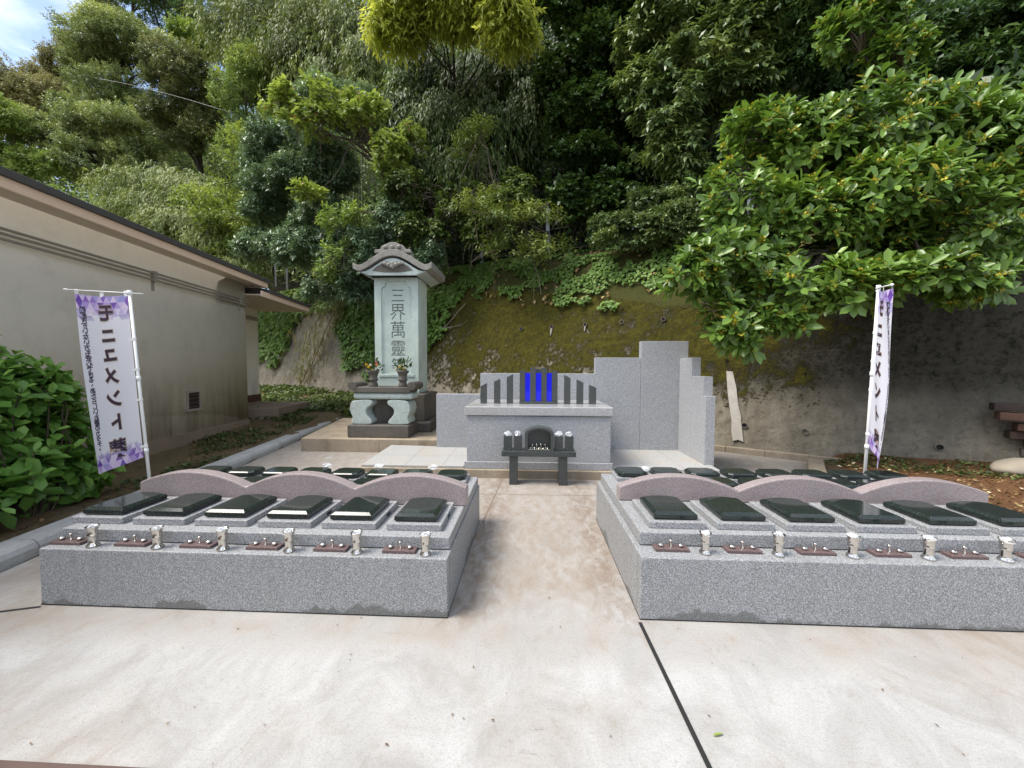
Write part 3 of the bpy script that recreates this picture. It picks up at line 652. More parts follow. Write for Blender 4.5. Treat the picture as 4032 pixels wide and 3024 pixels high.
T('camphor_tree', 'rounded tree with golden new tips left of the bamboo grove', 'tree',
  [(-20.76, 23.00, 18.32, 2.07, 1.80, 1.93), (-19.36, 23.00, 16.79, 1.93, 1.55, 1.52), (-21.40, 23.00, 16.58, 1.65, 1.24, 1.10), (-20.00, 23.00, 15.19, 2.07, 1.43, 1.10)], base_under(-21.31, 24.00), 1800, 14, .45, .13, .45, 'goldtip', 8, trunk=.2, clump=1.1, thr=.42, limbs=12, bark='bark_dark', group=G_HILL)
T('olive_tree', 'narrow olive green tree standing against the bamboo grove', 'tree',
  [(-15.83, 21.00, 15.78, 1.21, 1.51, 2.14), (-14.76, 21.00, 17.10, 1.13, 1.19, 1.51), (-15.91, 20.50, 12.93, 0.74, 0.94, 1.35)], base_under(-15.86, 21.00), 1100, 14, .45, .13, .4, 'olive', 9, trunk=.14, clump=1.0, thr=.42, limbs=9, group=G_HILL)

# bamboo
def bamboo(name, label, blobs, base, culms, n, per, seed, mat='bamboo', Lf=.2, lean=(0, 0), group='bamboo clumps on the hillside', rad=.035, cm='culm', tl=.7, clump=.9, thr=.42):
    rs = np.random.RandomState(seed); root = tag(empty(name, base), label, 'bamboo', group)
    n = int(n * 1.9); bl = np.array(blobs, float); bl[:, :3] -= np.array(base)
    tp, to = crown_twigs(rs, bl, n, .3, clump, thr, -1, .25)
    to = unit(to * .6 + np.array([0, 0, -.55]))
    pos, d, nr, Ls, rnd = leaves_on(rs, tp, to, per, tl, Lf, .9, -.2, .45, .8, .7)
    leaf_mesh('foliage', pos, d, nr, Ls, .23, rnd, LM[mat], root, 'quad')
    m = MB()
    for k in range(culms):
        b = bl[rs.randint(len(bl))]; q = b[:3] + b[3:6] * unit(rs.normal(size=3)) * .85
        st = np.array([q[0] * .75 + rs.normal() * .5 + lean[0], q[1] * .6 + rs.normal() * .4 + .3, -.4]); st[2] = gz(base[0] + st[0], base[1] + st[1]) - base[2] - .3
        pts = []
        for i in range(8):
            t = i / 7; p = st + (q - st) * np.array([t ** 1.7, t ** 1.7, 1 - (1 - t) ** 1.25]); pts.append(tuple(p))
        m.tube(pts, list(np.linspace(rad, rad * .3, 8)), 6, False)
    m.build('culm_cluster', M[cm], root, True)
    return root
bamboo('bamboo_grove', 'tall feathery olive bamboo grove leaning at the top left of centre',
  [(-17.79, 23.00, 21.55, 1.93, 1.80, 2.07), (-14.58, 22.00, 20.59, 2.11, 2.02, 2.37), (-11.61, 21.00, 19.88, 1.89, 1.81, 2.14), (-8.89, 20.00, 18.70, 1.68, 1.73, 2.16), (-12.38, 20.50, 17.37, 1.97, 1.66, 1.72), (-9.64, 19.50, 16.31, 1.75, 1.58, 1.75), (-15.43, 22.00, 18.86, 1.58, 1.42, 1.58), (-14.90, 23.00, 24.06, 5.24, 2.98, 1.38), (-7.59, 18.50, 15.50, 1.00, 1.35, 2.00)], base_under(-12.81, 21.00), 34, 4200, 12, 21, 'bamboo', .26, tl=.95, clump=1.3)
bamboo('bamboo_grove', 'broad low bamboo mass behind the building roof',
  [(-20.02, 20.00, 10.95, 2.64, 1.67, 1.08), (-16.86, 19.00, 9.87, 2.05, 1.44, 1.14), (-16.48, 18.00, 7.92, 2.59, 1.60, 0.97), (-20.83, 20.00, 10.12, 1.92, 1.30, 0.96), (-14.26, 17.50, 7.09, 1.89, 1.23, 0.84), (-18.34, 19.00, 9.21, 2.51, 1.64, 1.14), (-12.65, 16.50, 5.36, 1.19, 0.98, 0.99)], base_under(-18.40, 20.00), 20, 3300, 12, 22, 'bamboo', .2, clump=.9)
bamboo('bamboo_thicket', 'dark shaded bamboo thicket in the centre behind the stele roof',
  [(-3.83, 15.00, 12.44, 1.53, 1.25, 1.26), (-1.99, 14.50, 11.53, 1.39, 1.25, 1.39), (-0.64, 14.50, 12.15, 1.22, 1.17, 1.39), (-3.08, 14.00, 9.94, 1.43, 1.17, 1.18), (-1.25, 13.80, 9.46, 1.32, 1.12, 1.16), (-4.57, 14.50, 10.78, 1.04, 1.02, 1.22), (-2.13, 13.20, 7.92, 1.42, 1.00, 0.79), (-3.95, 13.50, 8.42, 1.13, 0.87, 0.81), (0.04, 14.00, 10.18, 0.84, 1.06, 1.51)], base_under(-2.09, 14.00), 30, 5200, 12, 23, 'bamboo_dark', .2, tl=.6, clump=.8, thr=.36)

# evergreen masses left of the stele
T('evergreen_tree', 'large silvery dark evergreen tree hanging over the wall left of the stele', 'tree',
  [(-9.87, 15.00, 9.74, 1.26, 1.17, 1.35), (-9.82, 14.50, 7.77, 1.18, 1.10, 1.25), (-8.47, 13.80, 5.71, 1.03, 0.87, 0.91), (-7.22, 13.40, 5.90, 0.84, 1.06, 1.53), (-7.24, 14.00, 8.49, 0.92, 1.02, 1.34), (-8.44, 15.50, 11.87, 1.15, 1.06, 1.21), (-6.95, 13.00, 4.21, 0.70, 0.60, 0.62), (-10.28, 14.40, 5.91, 0.69, 0.62, 0.69), (-8.29, 14.00, 7.77, 1.01, 0.98, 1.18), (-6.72, 15.00, 11.15, 0.90, 0.89, 1.08), (-6.37, 13.00, 5.14, 0.70, 0.81, 1.09)],
  base_under(-8.99, 15.20), 4000, 15, .4, .15, .34, 'silver', 31, droop=.5, trunk=.2, clump=.75, thr=.43, limbs=16, bark='bark_dark', group=G_HILL, nup=1.1)
T('evergreen_shrub', 'dark long leafed shrub right behind the stele roof', 'shrub',
  [(-3.75, 11.80, 5.48, 0.59, 0.47, 0.45), (-4.99, 12.00, 4.85, 0.65, 0.68, 0.86), (-2.97, 11.50, 4.70, 0.34, 0.40, 0.55), (-5.54, 12.20, 4.04, 0.51, 0.49, 0.59), (-4.25, 12.00, 5.98, 0.58, 0.52, 0.58)], base_under(-4.22, 12.30), 900, 14, .32, .14, .3, 'silver', 32, droop=.6, trunk=.06, limbs=6, bark='bark_dark', group=G_HILL, rshift=-.15)
# light green tree with reddish tips
tr = tree('fullmoon_tree', 'light green open branched tree with reddish shoots reaching over the stele', 'tree',
  [(-6.04, 12.50, 10.06, 1.35, 0.86, 0.57), (-7.63, 12.60, 10.17, 0.91, 0.57, 0.36), (-5.17, 12.20, 9.34, 0.88, 0.66, 0.59), (-6.77, 12.40, 9.15, 1.12, 0.69, 0.42), (-4.48, 11.90, 7.89, 0.88, 0.66, 0.57), (-3.94, 12.00, 8.35, 0.65, 0.55, 0.58), (-6.58, 12.00, 7.00, 0.75, 0.43, 0.22), (-4.16, 11.80, 7.29, 0.64, 0.51, 0.50), (-8.39, 12.80, 10.02, 0.77, 0.48, 0.31)],
  base_under(-4.48, 12.60), 620, 9, .38, .17, .62, 'lime', 33, droop=.5, trunk=.07, limbs=26, shell=.2, dens=.95, sub=5, bark='bark', tmpl='ivy', group=G_HILL, rshift=-.05, twigs=130)
rs = np.random.RandomState(5); k = rs.choice(len(tr[2]), 90); pos, d, nr, Ls, rnd = leaves_on(rs, tr[2][k], tr[3][k], 2, .3, .13, .7); leaf_mesh('reddish_shoot', pos, d, nr, Ls, .55, rnd, LM['red'], tr[0], 'ivy')['kind'] = 'stuff'
T('shrub_tangle', 'yellow green straggling shrub above the roof end', 'shrub',
  [(-13.91, 17.00, 8.65, 1.26, 1.07, 1.12), (-13.63, 18.00, 11.74, 0.65, 0.83, 1.19), (-13.22, 16.50, 7.36, 1.29, 1.02, 0.99), (-11.70, 16.00, 7.55, 0.86, 0.82, 0.96), (-12.06, 17.00, 9.75, 0.51, 0.78, 1.22)], base_under(-13.47, 17.00), 800, 9, .5, .17, .45, 'lime', 34, trunk=.05, limbs=10, shell=.2, dens=1.1, sub=6, group=G_HILL, rshift=-.1, twigs=80)
T('spring_sapling', 'bright sapling with compound leaves beside the left end of the stele roof', 'shrub',
  [(-5.75, 11.60, 5.30, 0.39, 0.61, 0.97), (-6.16, 11.80, 4.24, 0.35, 0.41, 0.57), (-5.33, 11.50, 5.95, 0.41, 0.37, 0.41)], base_under(-6.00, 12.20), 150, 12, .4, .13, .4, 'bright', 35, trunk=.03, limbs=8, shell=.1, dens=1.0, sub=5, group=G_HILL, tmpl='ivy', twigs=40)

# bright yellow foliage at the top
T('camphor_tree', 'sunlit yellow green foliage hanging into the top of the picture', 'tree',
  [(-4.01, 11.50, 11.68, 0.58, 0.65, 0.86), (-2.90, 11.40, 11.99, 0.96, 0.69, 0.57), (-1.73, 11.20, 11.70, 0.81, 0.62, 0.56), (-0.81, 11.00, 11.24, 0.82, 0.72, 0.79), (-3.50, 11.60, 11.39, 0.50, 0.38, 0.33), (-2.49, 11.40, 12.86, 2.19, 1.35, 0.82), (-0.49, 11.00, 10.66, 0.37, 0.37, 0.45), (-2.25, 11.50, 11.48, 0.55, 0.37, 0.28)], base_under(-3.44, 17.50), 1300, 12, .55, .21, .26, 'yellow', 41, droop=1.0, up=-.2, trunk=.08, clump=.7, thr=.44, limbs=3, nup=.6, bark='bark_dark', group=G_HILL)
# dark ivy-leaved tree right of centre
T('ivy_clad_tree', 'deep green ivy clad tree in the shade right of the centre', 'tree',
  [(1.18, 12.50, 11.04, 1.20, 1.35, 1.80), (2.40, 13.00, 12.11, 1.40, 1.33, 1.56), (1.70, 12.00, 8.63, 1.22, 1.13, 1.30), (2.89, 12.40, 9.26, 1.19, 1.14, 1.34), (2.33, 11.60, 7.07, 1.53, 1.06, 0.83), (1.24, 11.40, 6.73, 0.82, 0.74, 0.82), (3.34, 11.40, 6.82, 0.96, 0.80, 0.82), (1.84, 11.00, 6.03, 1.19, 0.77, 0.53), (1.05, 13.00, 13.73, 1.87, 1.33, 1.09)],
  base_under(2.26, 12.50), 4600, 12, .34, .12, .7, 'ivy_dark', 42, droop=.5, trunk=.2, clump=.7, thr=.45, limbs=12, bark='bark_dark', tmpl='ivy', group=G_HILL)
# vine tangle and compound-leaf saplings over the fence
T('vine_tangle', 'tangle of climbing vines hanging over the fence behind the stele', 'vine',
  [(-3.17, 11.80, 6.65, 0.99, 0.76, 0.71), (-2.54, 11.50, 5.84, 0.83, 0.68, 0.69), (-3.48, 11.60, 5.55, 0.50, 0.54, 0.70), (-0.73, 11.00, 5.76, 0.79, 0.65, 0.66), (-0.35, 11.30, 6.58, 0.68, 0.55, 0.54), (-2.31, 11.70, 6.66, 0.98, 0.73, 0.63), (-1.69, 11.30, 5.42, 0.54, 0.43, 0.41)], base_under(-2.12, 12.20), 1500, 10, .3, .10, .62, 'vine', 43, droop=.9, trunk=.03, limbs=30, shell=.1, dens=1.6, sub=6, clump=.6, thr=.46, tmpl='ivy', bark='bark', group=G_HILL, rshift=-.12, twigs=160)
T('sumac_sapling', 'fern leaved sapling leaning out over the fence posts', 'shrub',
  [(-1.10, 10.80, 6.00, 0.91, 0.57, 0.36), (-0.45, 10.60, 5.41, 1.02, 0.63, 0.38), (-1.58, 11.50, 8.15, 0.83, 0.53, 0.36), (0.17, 10.30, 4.58, 0.99, 0.57, 0.27), (-0.82, 10.50, 4.77, 0.76, 0.49, 0.33), (-2.01, 11.60, 7.82, 0.56, 0.41, 0.36)], base_under(-0.76, 11.60), 420, 14, .5, .12, .32, 'vine', 44, droop=.3, trunk=.03, limbs=14, shell=.1, dens=1.1, sub=4, bark='bark', group=G_HILL, rshift=.15, along=.45, spread=.9, twigs=60)
# hanging glossy tree upper right and small-leaved bush
T('glossy_tree', 'glossy evergreen tree with hanging sprays at the upper right', 'tree',
  [(4.01, 10.60, 9.03, 1.40, 1.03, 0.89), (3.31, 10.20, 7.63, 0.76, 0.73, 0.86), (5.07, 10.40, 9.54, 1.12, 0.90, 0.87), (3.64, 11.00, 10.54, 1.06, 0.89, 0.92), (4.10, 10.20, 7.95, 1.10, 0.77, 0.61), (4.77, 10.20, 8.27, 0.98, 0.74, 0.67), (2.97, 10.20, 6.95, 0.49, 0.41, 0.43), (5.45, 10.20, 8.48, 0.73, 0.61, 0.61), (4.60, 11.00, 11.10, 1.71, 1.13, 0.79), (3.82, 10.00, 6.83, 0.72, 0.54, 0.48), (2.94, 10.60, 8.71, 0.51, 0.51, 0.64)],
  base_under(5.11, 11.80), 2000, 13, .45, .19, .38, 'gloss', 45, droop=.8, trunk=.2, clump=.8, thr=.45, limbs=18, bark='bark_dark', group=G_HILL)
T('box_bush', 'small leafed bush sitting on the mossy wall top below the glossy tree', 'shrub',
  [(2.88, 9.80, 5.52, 0.71, 0.47, 0.33), (3.23, 9.50, 4.96, 0.80, 0.51, 0.34), (2.39, 9.60, 4.57, 0.81, 0.48, 0.25), (3.65, 9.80, 5.73, 0.59, 0.42, 0.35), (2.12, 9.90, 5.01, 0.59, 0.40, 0.28), (3.80, 9.30, 4.66, 0.67, 0.50, 0.45)], base_under(3.20, 10.40), 1500, 12, .24, .07, .55, 'gloss', 46, droop=.3, trunk=.05, limbs=10, clump=.4, thr=.44, bark='bark_dark', group=G_HILL, rshift=-.08)
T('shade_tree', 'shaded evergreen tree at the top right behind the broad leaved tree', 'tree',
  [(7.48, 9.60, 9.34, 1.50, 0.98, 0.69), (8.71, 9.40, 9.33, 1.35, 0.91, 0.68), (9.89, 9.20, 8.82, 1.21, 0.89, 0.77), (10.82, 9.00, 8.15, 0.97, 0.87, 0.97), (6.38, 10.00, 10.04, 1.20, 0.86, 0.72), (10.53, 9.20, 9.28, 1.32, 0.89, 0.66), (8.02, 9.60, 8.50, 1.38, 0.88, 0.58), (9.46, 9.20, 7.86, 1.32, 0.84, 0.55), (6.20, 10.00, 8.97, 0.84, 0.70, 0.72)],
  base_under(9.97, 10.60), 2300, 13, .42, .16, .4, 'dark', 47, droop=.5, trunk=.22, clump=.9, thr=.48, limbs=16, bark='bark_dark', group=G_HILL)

# foreground broad-leaved tree with yellow bloom clusters
def broad_tree():
    rs = np.random.RandomState(51); base = base_under(7.67, 8.10); base = (base[0], base[1], base[2] - .2)
    root = tag(empty('broadleaf_tree', base), 'big broad leaved evergreen with yellow flower clusters spreading over the right of the wall', 'tree')
    bl = np.array([(5.31, 6.30, 5.07, 1.28, 0.90, 0.72), (4.23, 6.30, 4.82, 0.91, 0.71, 0.68), (3.47, 6.20, 4.98, 0.56, 0.49, 0.52), (3.20, 5.90, 3.90, 0.64, 0.53, 0.53), (2.74, 5.60, 3.02, 0.67, 0.48, 0.40), (2.26, 5.50, 2.74, 0.40, 0.35, 0.33), (4.19, 6.00, 3.65, 0.86, 0.65, 0.58), (5.08, 5.90, 3.93, 0.99, 0.73, 0.64),
                   (6.20, 6.10, 4.67, 0.88, 0.72, 0.73), (6.93, 6.20, 5.17, 0.67, 0.57, 0.59), (6.32, 5.70, 3.51, 0.75, 0.68, 0.75), (3.63, 5.50, 2.61, 0.86, 0.56, 0.40), (4.46, 5.40, 2.58, 0.78, 0.51, 0.36), (2.79, 5.40, 2.16, 0.42, 0.35, 0.36), (5.28, 5.40, 2.70, 0.78, 0.51, 0.36), (7.07, 5.90, 4.09, 0.57, 0.76, 1.13), (2.89, 6.10, 4.26, 0.37, 0.36, 0.44),
                   (5.68, 7.20, 7.38, 0.69, 0.51, 0.43), (6.14, 7.00, 6.82, 0.50, 0.38, 0.34), (5.80, 5.40, 2.57, 0.39, 0.35, 0.26), (4.35, 6.20, 3.17, 0.67, 0.47, 0.37), (5.31, 6.30, 3.47, 0.83, 0.58, 0.45), (6.17, 6.20, 3.29, 0.82, 0.57, 0.45), (3.54, 6.00, 3.26, 0.50, 0.39, 0.36), (2.86, 5.40, 1.88, 0.26, 0.35, 0.23), (3.34, 5.40, 2.16, 0.39, 0.35, 0.23)], float); bl[:, :3] -= np.array(base)
    n = 2700
    tp, to = crown_twigs(rs, bl, n, .62, .55, .40, -.75, .12)
    to = unit(to + np.array([-.12, -.45, .1]))
    td = unit(to + np.array([0, 0, .35]) + rs.normal(size=(n, 3)) * .3)
    per = 9; a = unit(np.cross(td, unit(rs.normal(size=(n, 3))))); b = np.cross(td, a)
    ang = np.arange(per)[None] * 2.39996 + rs.rand(n, 1) * 6.28
    perp = a[:, None] * np.cos(ang)[..., None] + b[:, None] * np.sin(ang)[..., None]
    back = np.linspace(.0, .13, per)[None, :, None]
    pos = tp[:, None] - td[:, None] * back; el = np.linspace(.85, .05, per)[None, :, None]
    d = unit(td[:, None] * el + perp * .9 + np.array([0, 0, -.12])[None, None] + rs.normal(size=(n, per, 3)) * .1)
    nr = unit(td[:, None] * .9 + np.array([0, 0, .55]) + rs.normal(size=(n, per, 3)) * .15)
    Ls = .172 * (.5 + .8 * rs.rand(n, per) ** .8); c = vnoise(tp, 1.3, 2)
    rnd = np.clip(.42 + (c[:, None] - .5) * .7 + (rs.rand(n, per) - .5) * .45, 0, .93); rnd[rs.rand(n, per) < .003] = 1
    leaf_mesh('crown', pos.reshape(-1, 3), d.reshape(-1, 3), nr.reshape(-1, 3), Ls.ravel(), .47, rnd.ravel(), LM['broad'], root, 'fold')
    # flower clusters: small puffs around the twig below the rosette
    k = rs.choice(n, 1100, False); q = 16
    pp = (tp[k] + td[k] * .012)[:, None] + rs.normal(size=(1100, q, 3)) * .024; dd = unit(rs.normal(size=(1100, q, 3))); nn = unit(rs.normal(size=(1100, q, 3)))
    leaf_mesh('flower_cluster', pp.reshape(-1, 3), dd.reshape(-1, 3), nn.reshape(-1, 3), .034, 1.1, rs.rand(1100 * q), LM['bloom'], root, 'quad')
    m = MB(); top = bl[:, :3].mean(0) + np.array([0, .4, .2])
    sp = limb_pts(rs, (0, 0, -.4), top, 8, 0, .05); m.tube(sp, list(np.linspace(.17, .06, 8)), 10)
    for b_ in bl:
        st = sp[rs.randint(2, 7)]; lp = limb_pts(rs, st, b_[:3], 7, .05, .07); m.tube(lp, list(np.linspace(.055, .016, 7)), 7, False)
        dist = np.linalg.norm(tp - b_[:3], axis=1)
        for e in tp[np.argsort(dist)[:90:5]]: m.tube(limb_pts(rs, lp[5], e, 5, .04, .06), [.014, .011, .009, .006, .004], 5, False)
    m.build('trunk', M['bark'], root, True)
broad_tree()

# hydrangea-like bush at the left
def hydrangea():
    rs = np.random.RandomState(61); base = (-4.75, 3.4, .05)
    root = tag(empty('hydrangea_bush', base), 'leafy green hydrangea bush at the left edge beside the flag and the building', 'bush')
    bl = np.array([(-5.04, 3.50, 1.09, 0.40, 0.50, 0.46), (-4.97, 3.70, 0.69, 0.38, 0.50, 0.40), (-5.13, 3.30, 0.81, 0.44, 0.60, 0.59), (-4.83, 3.80, 0.43, 0.25, 0.40, 0.25), (-4.84, 3.40, 0.49, 0.37, 0.50, 0.29), (-5.02, 3.70, 0.19, 0.35, 0.40, 0.17), (-4.57, 3.00, 0.37, 0.20, 0.40, 0.18), (-4.97, 3.60, 1.36, 0.26, 0.40, 0.24), (-5.64, 3.40, 1.23, 0.49, 0.70, 0.61)], float); bl[:, :3] -= np.array(base)
    n = 400; tp, to = crown_twigs(rs, bl, n, .72, None, 0, -.6, .1)
    td = unit(to + np.array([.1, -.15, .75]) + rs.normal(size=(n, 3)) * .25)
    per = 8; a = unit(np.cross(td, unit(rs.normal(size=(n, 3))))); b = np.cross(td, a)
    ang = (np.arange(per) // 2 * 1.57 + np.arange(per) % 2 * 3.14159)[None] + rs.rand(n, 1) * 6.28
    perp = a[:, None] * np.cos(ang)[..., None] + b[:, None] * np.sin(ang)[..., None]
    pos = tp[:, None] - td[:, None] * (np.arange(per) // 2 * .05)[None, :, None]
    el = np.repeat(np.array([.9, .45, .1, -.1]), 2)[None, :, None]
    d = unit(td[:, None] * el + perp + rs.normal(size=(n, per, 3)) * .12); nr = unit(td[:, None] + np.array([0, 0, .7]) + rs.normal(size=(n, per, 3)) * .15)
    Ls = np.repeat(np.array([.12, .18, .21, .20]), 2)[None] * (.8 + .35 * rs.rand(n, per))
    rnd = np.repeat(np.array([.78, .5, .35, .25]), 2)[None] + (rs.rand(n, per) - .5) * .35
    leaf_mesh('leaf_mass', pos.reshape(-1, 3), d.reshape(-1, 3), nr.reshape(-1, 3), Ls.ravel(), .58, rnd.ravel(), LM['hydra'], root, 'fold')
    m = MB()
    for k in range(0, n, 4): m.tube(limb_pts(rs, (tp[k][0] * .35, tp[k][1] * .35, -.05), tp[k], 5, .05, .06), [.012, .01, .008, .007, .005], 5, False)
    m.build('stem', M['bark'], root, True)
hydrangea()

# ivy on the bank and wall, undergrowth, ground cover: nobody could count these
def on_face(s, u):
    """u in metres up the face: concrete first, then over the bank"""
    zt = wall_zt(s); zb = bank_z(s)
    over = np.clip((u - zt) / 1.7, 0, 1)
    z = np.where(u < zt, u, zt + (zb - zt) * (1 - (1 - over) ** 1.5)); q = np.where(u < zt, .275 * u, .275 * zt + (2.2 - .275 * zt) * over)
    P = WP0[None] + WE[None] * s[:, None] + WB[None] * q[:, None]
    return np.column_stack([P, z]) + np.array(WN)[None] * .05
def creeper(name, region, n, Lf, mat, seed, rshift=0, thick=.08, tmpl='ivy', nscale=1.4, thr=.5):
    rs = np.random.RandomState(seed); S = []; U = []
    s0, s1, u0, u1 = region[:4]; f = region[4]
    while sum(map(len, S)) < n:
        s = rs.uniform(s0, s1, n); u = rs.uniform(u0, u1, n); k = vnoise(np.stack([s, u * 1.3, u * 0 + seed], 1), nscale, 3) + f(s, u) > thr
        S.append(s[k]); U.append(u[k])
    s = np.concatenate(S)[:n]; u = np.concatenate(U)[:n]; P = on_face(s, u) + np.array(WN)[None] * (rs.rand(n, 1) * thick)
    d = unit(np.array([0, 0, -.75])[None] + np.array(WN)[None] * .55 + np.column_stack([WE[0] * rs.normal(size=n), WE[1] * rs.normal(size=n), rs.normal(size=n) * .3]) * .5)
    nr = unit(np.array(WN)[None] + np.array([0, 0, .7]) + rs.normal(size=(n, 3)) * .3)
    rnd = .5 + (vnoise(P, 1.2, 2) - .5) * .6 + (rs.rand(n) - .5) * .5 + rshift
    o = leaf_mesh(name, P, d, nr, Lf * (.6 + .7 * rs.rand(n)), .8, rnd, LM[mat], None, tmpl); return tag(o, kind='stuff')
creeper('ivy', (-11, 1.2, 2.4, 5.6, lambda s, u: np.interp(u - wall_zt(s) + .8 * np.clip((-7.4 - s) / 1.2, 0, 1) + .18 * np.exp(-((s + 3.3) / .8) ** 2) - .45 * np.clip(s + 2.3, 0, 1), [-.6, -.15, .25, 1.4], [-.5, -.13, .09, .06])), 12500, .085, 'ivy', 71, -.02, .08, 'ivy', 2.1, .47)
creeper('ivy', (-9.6, -7.4, 2.0, 4.0, lambda s, u: np.interp(u, [1.9, 2.5, 3.2], [-.4, .05, .25]) - np.clip(s + 8.0, 0, 1) * .4), 700, .15, 'ivy', 72, .05)
creeper('ivy', (-14.3, -11.2, .7, 5.6, lambda s, u: np.interp(u, [.7, 1.8, 3], [-.35, .1, .4]) - np.clip(-12.8 - s, 0, 1) * np.clip(3.2 - u, 0, 1) * .6), 3400, .15, 'ivy', 73, -.06, .2)
creeper('ivy', (-22.5, -17.6, 1.4, 6.2, lambda s, u: np.interp(u, [1.2, 2.2, 4], [-.3, .12, .4]) - np.clip(s + 18.6, 0, 1) * np.clip(4.2 - u, 0, 1) * .7), 3600, .18, 'ivy', 74, .2, .25)
creeper('ivy', (-17.6, -14.0, 3.9, 6.2, lambda s, u: u * 0 + .1), 1200, .17, 'ivy', 75, .1, .25)
creeper('fallen_leaves', (-9, 2, 3.2, 5.4, lambda s, u: u * 0 - .05), 260, .11, 'litter', 76, 0, .03, 'quad')

def undergrowth(name, srng, qrng, n, Lf, mat, seed, h=1.2, rshift=0):
    rs = np.random.RandomState(seed); s = rs.uniform(*srng, n); q = qrng[0] + (qrng[1] - qrng[0]) * rs.rand(n) ** 1.3
    P = WP0[None] + WE[None] * s[:, None] + WB[None] * q[:, None]; ok = (q > 2.0) | ((P[:, 0] < -16) & (P[:, 1] > 18.5)); s, q, P = s[ok], q[ok], P[ok]; n = len(s); z = hill_z(P[:, 0], P[:, 1]) - .3
    k = vnoise(np.column_stack([P, z]), .5, 3); P3 = np.column_stack([P, z + rs.rand(n) * h * (k * 2)])
    d = unit(rs.normal(size=(n, 3)) + np.array([-.3, -.6, -.3])); nr = unit(rs.normal(size=(n, 3)) * .5 + np.array([-.2, -.5, .8]))
    o = leaf_mesh(name, P3, d, nr, Lf * (.6 + .8 * rs.rand(n)), .42, k + (rs.rand(n) - .5) * .5 + rshift, LM[mat], None, 'quad'); return tag(o, kind='stuff')
undergrowth('undergrowth', (-14, 9), (2.0, 18), 80000, .24, 'ivy_dark', 81, 1.6, -.15)
undergrowth('undergrowth', (-50, -12), (-6, 34), 150000, .24, 'olive', 82, 2.6, -.1)

def groundcover(name, pts_f, n, Lf, mat, seed, h=.06, rshift=0, flat=.3, tmpl='quad', W=.6):
    rs = np.random.RandomState(seed); x, y = pts_f(rs, n); z = gz_noise(x, y)
    P = np.column_stack([x, y, z + .015 + rs.rand(len(x)) * h]); k = len(x)
    d = unit(np.column_stack([rs.normal(size=k), rs.normal(size=k), rs.normal(size=k) * flat])); nr = unit(np.array([0, 0, 1])[None] + rs.normal(size=(k, 3)) * flat)
    o = leaf_mesh(name, P, d, nr, Lf * (.6 + .8 * rs.rand(k)), W, .5 + (rs.rand(k) - .5) + rshift, LM[mat], None, tmpl); return tag(o, kind='stuff')
def region(x0, x1, y0, y1, thr, sc=.9, cond=None, seed=0):
    def f(rs, n):
        X = []; Y = []; c = 0
        for _ in range(60):
            x = rs.uniform(x0, x1, n); y = rs.uniform(y0, y1, n); k = vnoise(np.stack([x, y, x * 0 + seed], 1), sc, 3) > thr
            if cond is not None: k &= cond(x, y)
            X.append(x[k]); Y.append(y[k]); c += k.sum()
            if c >= n: break
        return np.concatenate(X)[:n], np.concatenate(Y)[:n]
    return f
lw = lambda x, y: x < kx(y) - .38
fr = lambda x, y: sq(x, y)[1] < -.1
groundcover('ground_cover', region(-12, -3.6, 10.2, 17, .40, .8, lambda x, y: fr(x, y)), 9000, .12, 'ground', 91, .14, .18, .5)
groundcover('ground_cover', region(-9.5, -4.9, 9.0, 12.5, .46, 1.1, lambda x, y: lw(x, y) & fr(x, y)), 4200, .09, 'ground', 92, .07, .05, .45)
groundcover('ground_cover', region(-7.5, -4.3, 4.2, 9.4, .56, 1.3, lw), 2600, .06, 'ground', 93, .03, -.05, .3)
groundcover('ground_cover', region(4.6, 9, 4.6, 6.4, .40, 1.2, lambda x, y: fr(x, y) & (sq(x, y)[1] > -1.0)), 1500, .05, 'ground', 94, .03, .0, .35)
groundcover('fallen_leaves', region(3.9, 8.5, 3.6, 6.6, .42, 1.4, lambda x, y: fr(x, y) & (ground_z(x, y) > .04)), 1500, .05, 'litter', 95, .02, 0, .35)
groundcover('fallen_leaves', region(-6.6, -4.2, 2.4, 9, .45, 1.4, lw), 900, .045, 'litter', 96, .02, -.3, .35)
# scattered leaf bits on the pavement
rs = np.random.RandomState(97); n = 110
x = np.concatenate([rs.uniform(-2.6, 3.0, 60), rs.uniform(-.45, .65, 30), rs.uniform(-3, 3, 20)]); y = np.concatenate([rs.uniform(1.2, 2.2, 60), rs.uniform(2.2, 4.9, 30), rs.uniform(4, 5, 20)])
P = np.column_stack([x, y, np.full(n, .006)]); d = np.column_stack([rs.normal(size=n), rs.normal(size=n), rs.rand(n) * .2]); nr = unit(np.array([0, 0, 1])[None] + rs.normal(size=(n, 3)) * .2)
tag(leaf_mesh('leaf_debris', P, d, nr, .008 + .012 * rs.rand(n) ** 2, .45, rs.rand(n) * .5, LM['litter'], None, 'quad'), kind='stuff')
o = leaf_mesh('fallen_leaf', np.array([[.80, 1.555, .006]]), np.array([[-.9, -.25, .05]]), np.array([[0, .2, 1.]]), .05, .28, np.array([.6]), LM['lime'], None, 'fold'); tag(o, 'single yellow green leaf lying on the pavement right of the black joint', 'leaf')

# ------------------------------------------------------------------ grave plots
G_COVF = 'grave covers in the front rows of the two plots'
G_COVR = 'small grave covers in the rear rows of the two plots'
G_INC = 'incense stands on the front ledges'
G_VASE = 'steel flower vases on the front ledges'
ORD = ['first', 'second', 'third', 'fourth', 'fifth', 'sixth', 'seventh', 'eighth']

